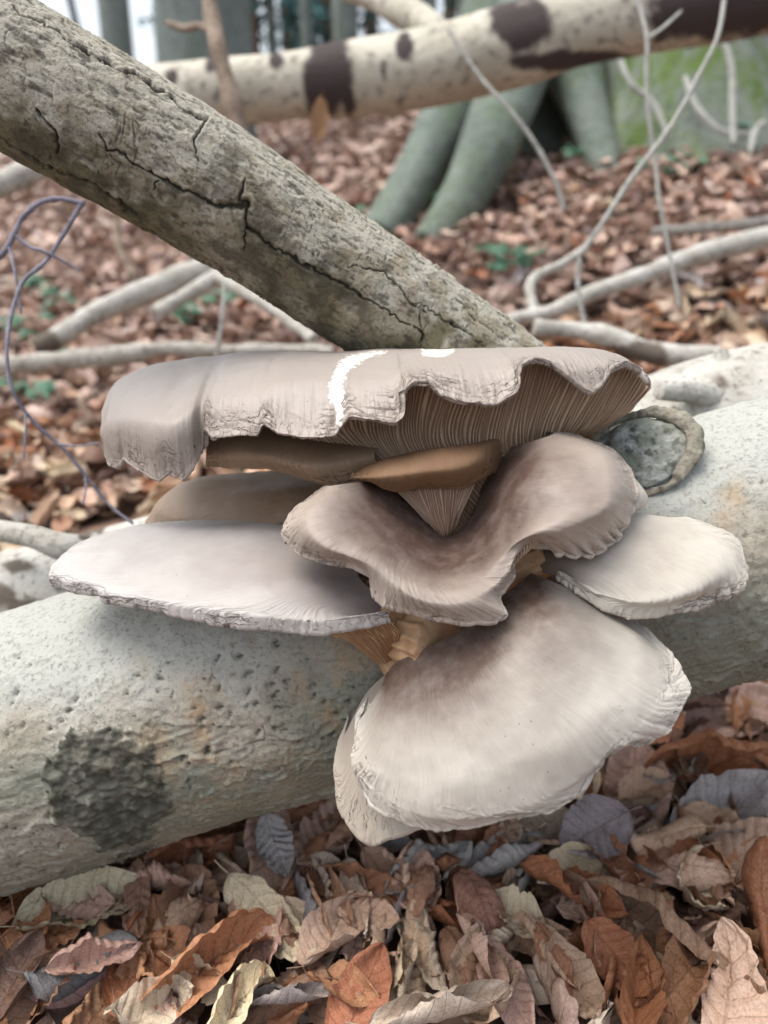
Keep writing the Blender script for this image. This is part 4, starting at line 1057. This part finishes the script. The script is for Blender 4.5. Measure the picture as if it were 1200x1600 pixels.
CN = {n: i for i, (n, c) in enumerate(PAL)}; FN = {f[0]: i for i, f in enumerate(FORMS)}
heroes = [  # px, py, length px, width factor, picture angle, tilt to camera, colour, form, lift cm
    (650, 1372, 135, 1.1, 100, .45, 'tan', 'ribbed', 3), (752, 1415, 170, .9, -70, .5, 'brown', 'arched', 3), (930, 1296, 135, 1.35, 200, .6, 'lilac-grey', 'flat', 4),
    (1030, 1450, 270, .9, -28, .45, 'brown', 'half-rolled', 3), (130, 1412, 220, .8, 22, .5, 'cream', 'folded', 3), (425, 1430, 200, .95, -38, .5, 'cream', 'wavy', 3),
    (130, 1500, 165, 1.1, 25, .5, 'lilac-grey', 'buckled', 2.5), (330, 1500, 230, .75, 30, .45, 'orange-brown', 'crumpled', 3), (285, 1335, 190, .8, 22, .5, 'rust', 'half-rolled', 3),
    (432, 1322, 125, .9, -58, .5, 'grey', 'ribbed', 4), (505, 1300, 190, 1.0, 35, .4, 'pinkish tan', 'cupped', 2), (450, 1555, 145, .7, 8, .4, 'grey', 'rolled', 3),
    (562, 1560, 180, .9, 62, .5, 'rust', 'flat', 2.5), (995, 1225, 190, 1.0, 80, .5, 'pinkish tan', 'flat', 2), (1115, 1180, 230, .75, 4, .35, 'rust', 'half-rolled', 4),
    (1130, 1265, 230, .75, 28, .5, 'grey', 'folded', 3), (1165, 1330, 170, 1.0, 15, .6, 'tan', 'flat', 3), (690, 1572, 240, .7, 12, .4, 'beige', 'rolled', 3.5),
    (862, 1485, 110, .9, 110, .5, 'orange-brown', 'arched', 3), (1195, 1420, 210, .8, 80, .5, 'rust', 'buckled', 4), (1135, 1560, 230, .9, 60, .5, 'pinkish tan', 'wavy', 3),
    (895, 1530, 200, .7, -45, .5, 'tan', 'curled', 3), (18, 1530, 150, 1.1, 75, .5, 'dark brown', 'cupped', 3), (95, 1350, 170, .8, 32, .5, 'tan', 'wavy', 3),
    (575, 1425, 120, .9, -10, .5, 'tan', 'ribbed', 3), (560, 1385, 170, .8, -15, .4, 'orange-brown', 'crumpled', 2.5), (745, 1345, 190, .8, 40, .4, 'orange-brown', 'wavy', 2),
    (300, 1430, 190, .9, -60, .4, 'brown', 'folded', 2), (960, 1365, 150, .8, -8, .5, 'grey', 'cupped', 2), (1080, 1360, 160, .8, -8, .4, 'pinkish tan', 'arched', 3),
    (240, 1570, 180, .8, 30, .4, 'beige', 'curled', 2.5), (790, 1540, 160, .8, -60, .4, 'pinkish tan', 'flat', 2), (1000, 1550, 190, .6, 75, .4, 'rust', 'folded', 3),
    (30, 1440, 150, .8, -40, .4, 'rust', 'twisted', 2), (640, 1490, 170, .8, 75, .4, 'tan', 'wavy', 2), (1150, 1110, 180, 1.0, 12, .4, 'pinkish tan', 'flat', 3),
    (720, 1500, 150, .8, -75, .4, 'brown', 'arched', 2), (490, 1490, 150, .8, -30, .4, 'brown', 'buckled', 2), (180, 1390, 140, .8, 60, .4, 'pinkish tan', 'curled', 1.5),
    (820, 1350, 130, .8, -20, .4, 'grey', 'flat', 1.5), (370, 1570, 150, .9, 50, .4, 'cream', 'crumpled', 3)]
for (x, y, lp, wf, ang, tl, colr, form, lift) in heroes:
    g, d = ground_hit(x, y); pos = P(x, y, d-lift/100*1.2)
    put_leaf(pos, frame_on(pos, ang, tl, rng.normal(0, .12)), lp*np.linalg.norm(pos-CAM_LOC)/FPX*0.84, wf, FN[form], CN[colr], (x, y))

# where the picture shows bare leaf floor
def in_poly(x, y, poly):
    c = False; n = len(poly)
    for i in range(n):
        x1, y1 = poly[i]; x2, y2 = poly[(i+1) % n]
        if (y1 > y) != (y2 > y) and x < (x2-x1)*(y-y1)/(y2-y1)+x1: c = not c
    return c
REGIONS = [('in the bottom left corner', [(-20, 1400), (230, 1340), (230, 1620), (-20, 1620)]), ('below the log at lower left', [(230, 1335), (530, 1250), (600, 1330), (600, 1470), (230, 1470)]),
           ('at the bottom edge, left half', [(230, 1470), (600, 1470), (600, 1620), (230, 1620)]), ('below the lowest mushroom', [(600, 1330), (850, 1300), (850, 1470), (600, 1470)]),
           ('at the bottom edge, right half', [(600, 1470), (900, 1470), (900, 1620), (600, 1620)]), ('to the right below the log', [(900, 1260), (1090, 1080), (1220, 1055), (1220, 1330), (900, 1330)]),
           ('at lower right beyond the lowest mushroom', [(850, 1330), (1220, 1330), (1220, 1470), (850, 1470)]), ('in the bottom right corner', [(900, 1470), (1220, 1470), (1220, 1620), (900, 1620)]),
           ('on the right slope above the pale log', [(1030, 450), (1220, 400), (1220, 540), (1060, 540)]), ('on the slope below the mossy trunk', [(900, 290), (1220, 250), (1220, 400), (930, 420)]),
           ('on the slope below the grey-green roots', [(640, 380), (900, 300), (930, 420), (880, 480), (790, 490)]), ('left of the wide lilac mushroom', [(-20, 690), (160, 690), (215, 780), (90, 820), (-20, 800)]),
           ('left of the top mushroom', [(-20, 580), (230, 575), (155, 680), (-20, 690)]), ('on the left slope above the level branch', [(130, 520), (430, 480), (420, 540), (180, 545)]), ('on the far left slope', [(60, 330), (190, 350), (300, 420), (80, 500), (40, 500)])]
taken = [(h[0], h[1], h[2]*.33) for h in heroes]; n_ind = 0; tries = 0
cand = []
g2 = np.random.default_rng(21)
quota = {0: 26, 1: 22, 2: 26, 3: 22, 4: 26, 5: 22, 6: 26, 7: 24, 8: 14, 9: 12, 10: 12, 11: 12, 12: 10, 13: 3, 14: 2}
for ri, (rn, poly) in enumerate(REGIONS):
    xs = [p[0] for p in poly]; ys = [p[1] for p in poly]; got = 0
    for _ in range(900):
        if got >= quota[ri]: break
        x, y = g2.uniform(min(xs), max(xs)), g2.uniform(min(ys), max(ys))
        if not in_poly(x, y, poly) or not (0 < x < 1200 and y < 1600): continue
        d = ground_depth(x, y)
        L_ = g2.uniform(.045, .080); lp = L_*FPX/d
        if any((x-a)**2+(y-b)**2 < (0.15*lp+0.27*c)**2 for a, b, c in taken): continue
        taken.append((x, y, lp*.33)); got += 1
        pos = P(x, y, d)+np.array([0, 0, g2.uniform(.010, .034)])
        f = int(g2.integers(0, len(FORMS))); c_ = int(g2.choice(len(PAL), p=PALW))
        put_leaf(pos, frame_on(pos, g2.uniform(0, 360), g2.uniform(0.0, .5), g2.normal(0, .38)), L_, g2.uniform(.75, 1.05), f, c_, (x, y))

# labels: colour, form and place; look-alikes in one place are told apart by their order from the left
def region_of(px):
    for rn, poly in REGIONS:
        if in_poly(px[0], px[1], poly): return rn
    return min(REGIONS, key=lambda r: (np.mean([p[0] for p in r[1]])-px[0])**2+(np.mean([p[1] for p in r[1]])-px[1])**2)[0]
by = {}
for o, f, c, px in leaf_recs:
    by.setdefault((PAL[c][0], FORMS[f][0], region_of(px)), []).append((px[0], px[1], o))
ORD = ['leftmost', 'second from left', 'third from left', 'fourth from left', 'rightmost']
for (cn, fn, rn), L_ in by.items():
    L_.sort(key=lambda q: q[0])
    for i, (x, y, o) in enumerate(L_):
        lab = f'{cn} {fn} dead leaf {rn}'
        if len(L_) > 1: lab = f'{cn} {fn} dead leaf {rn}, {ORD[min(i, 4)]}'
        thing(o, lab, 'leaf', 'fallen beech leaves')

# the rest of the litter: one mass
def litter(name, label, n, ymin, ymax, grid, lift, size, seed, haze=0.0):
    g = np.random.default_rng(seed)
    base = [leaf_grid(800+k, grid[0], grid[1], cu, be, fo, co, .06, tw, ro) for k, (w_, cu, be, fo, co, tw, ro) in enumerate(FORMS)]
    nv = grid[0]*grid[1]
    y = np.sqrt(g.uniform(ymin**2, ymax**2, n)); x = g.uniform(-1, 1, n)*(0.62*y+0.35)
    z = ground_z(x, y)+g.uniform(lift[0], lift[1], n)
    s = g.uniform(*size, n); wd = g.uniform(.72, 1.05, n)
    yaw = g.uniform(0, 2*np.pi, n); ti = g.normal(0, .32, n); ro = g.normal(0, .32, n)
    cy, sy, ct, st, cr, sr = np.cos(yaw), np.sin(yaw), np.cos(ti), np.sin(ti), np.cos(ro), np.sin(ro)
    Rz = np.zeros((n, 3, 3)); Rz[:, 0, 0] = cy; Rz[:, 0, 1] = -sy; Rz[:, 1, 0] = sy; Rz[:, 1, 1] = cy; Rz[:, 2, 2] = 1
    Ry = np.zeros((n, 3, 3)); Ry[:, 0, 0] = ct; Ry[:, 0, 2] = st; Ry[:, 1, 1] = 1; Ry[:, 2, 0] = -st; Ry[:, 2, 2] = ct
    Rx = np.zeros((n, 3, 3)); Rx[:, 0, 0] = 1; Rx[:, 1, 1] = cr; Rx[:, 1, 2] = -sr; Rx[:, 2, 1] = sr; Rx[:, 2, 2] = cr
    R = Rz @ Ry @ Rx
    f = g.integers(0, len(FORMS), n)
    B = np.stack([b[0] for b in base])[f]; B = B*np.stack([s, s*wd, s], 1)[:, None, :]
    V = np.einsum('nij,nkj->nki', R, B)+np.stack([x, y, z], 1)[:, None, :]
    q0 = grid_quads(*grid); Q = (q0[None]+(np.arange(n)*nv)[:, None, None]).reshape(-1, 4)
    me = np_mesh(name, V.reshape(-1, 3), Q)
    attr_vec(me, 'leaf_uv', np.tile(base[0][1], (n, 1)))
    ci = g.choice(len(PAL), n, p=PALW); c = np.array([p[1] for p in PAL])[ci]*g.normal(1.18, .15, n)[:, None]
    c = c*(1-haze)+np.array([.56, .42, .37])*haze  # blends a pinkish distance haze into the leaf colours
    attr_col(me, 'leaf_col', np.repeat(np.clip(c, .01, .9), nv, 0)); attr(me, 'leaf_rnd', np.repeat(g.random(n), nv))
    o = link(name, me, LEAF_S); o['kind'] = 'stuff'; thing(o, label, 'leaf litter')
litter('leaf_litter', 'brown beech leaf litter covering the ground below the log', 2600, .15, 1.5, (9, 6), (-.012, .016), (.055, .09), 31)
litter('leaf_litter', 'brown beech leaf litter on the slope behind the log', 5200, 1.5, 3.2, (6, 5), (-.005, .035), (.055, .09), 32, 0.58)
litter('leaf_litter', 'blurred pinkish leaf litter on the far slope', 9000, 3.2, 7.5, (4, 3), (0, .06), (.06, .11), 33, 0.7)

# ------------------------------------------------------------------ ivy
m = M('ivy_leaf'); tc = m.n('ShaderNodeTexCoord').outputs['Object']
c = m.mix(m.n('ShaderNodeObjectInfo').outputs['Random'], (0.025, 0.10, 0.055), (0.055, 0.17, 0.10))
c = m.mix(m.math('MULTIPLY', m.mapr(m.noise(70, 3, .5, tc), .45, .7), .4), c, (0.10, 0.17, 0.08))
IVY = m.done(c, 0.32, m.bump(m.noise(120, 3, .5, tc), .001, .5))
def ivy_mesh(seed):
    g = np.random.default_rng(seed)
    a = np.array([-150, -115, -85, -62, -38, -20, 0, 20, 38, 62, 85, 115, 150])*math.pi/180
    r = np.array([.42, .55, .40, .62, .42, .55, 1.0, .55, .42, .62, .40, .55, .42])*(1+g.normal(0, .05, 13))
    V = [(0, 0, 0)]
    for rr, k in ((.5, .6), (1.0, 1.0)):
        for q, ra in zip(a, r): V.append((ra*rr*math.cos(q), ra*rr*math.sin(q), -.10*rr*rr*abs(math.sin(q))-.12*rr*rr*math.cos(q)**2+.02*g.normal()))
    F = [(0, 1+i, 2+i) for i in range(12)]
    Qd = [(1+i, 14+i, 15+i, 2+i) for i in range(12)]
    me = bpy.data.meshes.new('ivy_leaf'); me.from_pydata(V, [], F+Qd); me.update()
    for p in me.polygons: p.use_smooth = True
    me.materials.append(IVY); return me
IVY_ME = [ivy_mesh(900+k) for k in range(4)]
ivy = [(45, 470, 'at the left edge beside the purplish twig'), (88, 492, 'just right of the looping purplish twig'), (30, 540, 'at left edge above the level branch'), (100, 602, 'left of the top mushroom under the level branch'),
       (38, 640, 'beside the purplish twig at left, teal'), (292, 522, 'between bleached and level branches'), (352, 492, 'right of the upright twig, left of the leaning trunk'), (258, 498, 'under the bleached branch on the left slope'),
       (645, 298, 'between the two root stems'), (607, 362, 'at the foot of the leftmost root stem'), (682, 345, 'in front of the two root stems'), (762, 322, 'right of the root stems, before the straight twig'),
       (903, 266, 'at the foot between the two big trunks'), (1042, 292, 'beneath the mossy trunk by the forked twig'), (1150, 232, 'at the foot of the mossy trunk at right'), (776, 440, 'above the end of the leaning trunk'),
       (428, 1274, 'in the gap under the log, bright green'), (384, 1338, 'in dark gap below the log, deep green')]
for k, (x, y, where) in enumerate(ivy):
    g_, d = ground_hit(x, y); c0 = g_+np.array([0, 0, .025 if k < 16 else .012]); root = empty('ivy_sprig', tuple(c0))
    n = 8 if k < 16 else 2
    for j in range(n):
        ang = rng.uniform(0, 6.28); rr = rng.uniform(.0, .09 if k < 16 else .02); sz = rng.uniform(.026, .044)*(1 if k < 16 else .75)
        c = Vector(c0)+Vector((rr*math.cos(ang), rr*math.sin(ang), rng.uniform(.015, .055)))
        tip = (Vector(CAM_LOC)-c).normalized()*0.5+Vector((rng.normal(0, .35), rng.normal(0, .35), 1)); tip.normalize()
        o = bpy.data.objects.new('leaf', IVY_ME[int(rng.integers(0, 4))]); COL.objects.link(o)
        q = tip.to_track_quat('Z', 'X').to_matrix() @ Matrix.Rotation(rng.uniform(0, 6.28), 3, 'Z')
        o.parent = root
        o.matrix_local = Matrix.Translation(c-Vector(c0)) @ q.to_4x4() @ Matrix.Diagonal((sz, sz, sz, 1))
        tube_part('leaf_stalk', [c0-np.array([0, 0, .01]), (np.array(c)+c0)/2+np.array([.006, 0, .004]), np.array(c)], [.0011, .001, .0008], W_BROWN, root, 8, 6, 0, 950+k)
    thing(root, f'small green ivy sprig {where}', 'ivy', 'ivy on the forest floor')

# single dead leaf hanging from the background log
pos = P(500, 188, 1.36)
o = bpy.data.objects.new('fallen_leaf', LEAF_ME[FN['flat']]); COL.objects.link(o)
o.matrix_world = Matrix.Translation(Vector(pos)) @ frame_on(np.array(pos), -88, 1.0, 0.1).to_4x4() @ Matrix.Diagonal((.075, .055, .07, 1)); o.color = (.5, .30, .16, 1)
thing(o, 'orange dead leaf hanging from the dark band of the background log', 'leaf', 'fallen beech leaves')
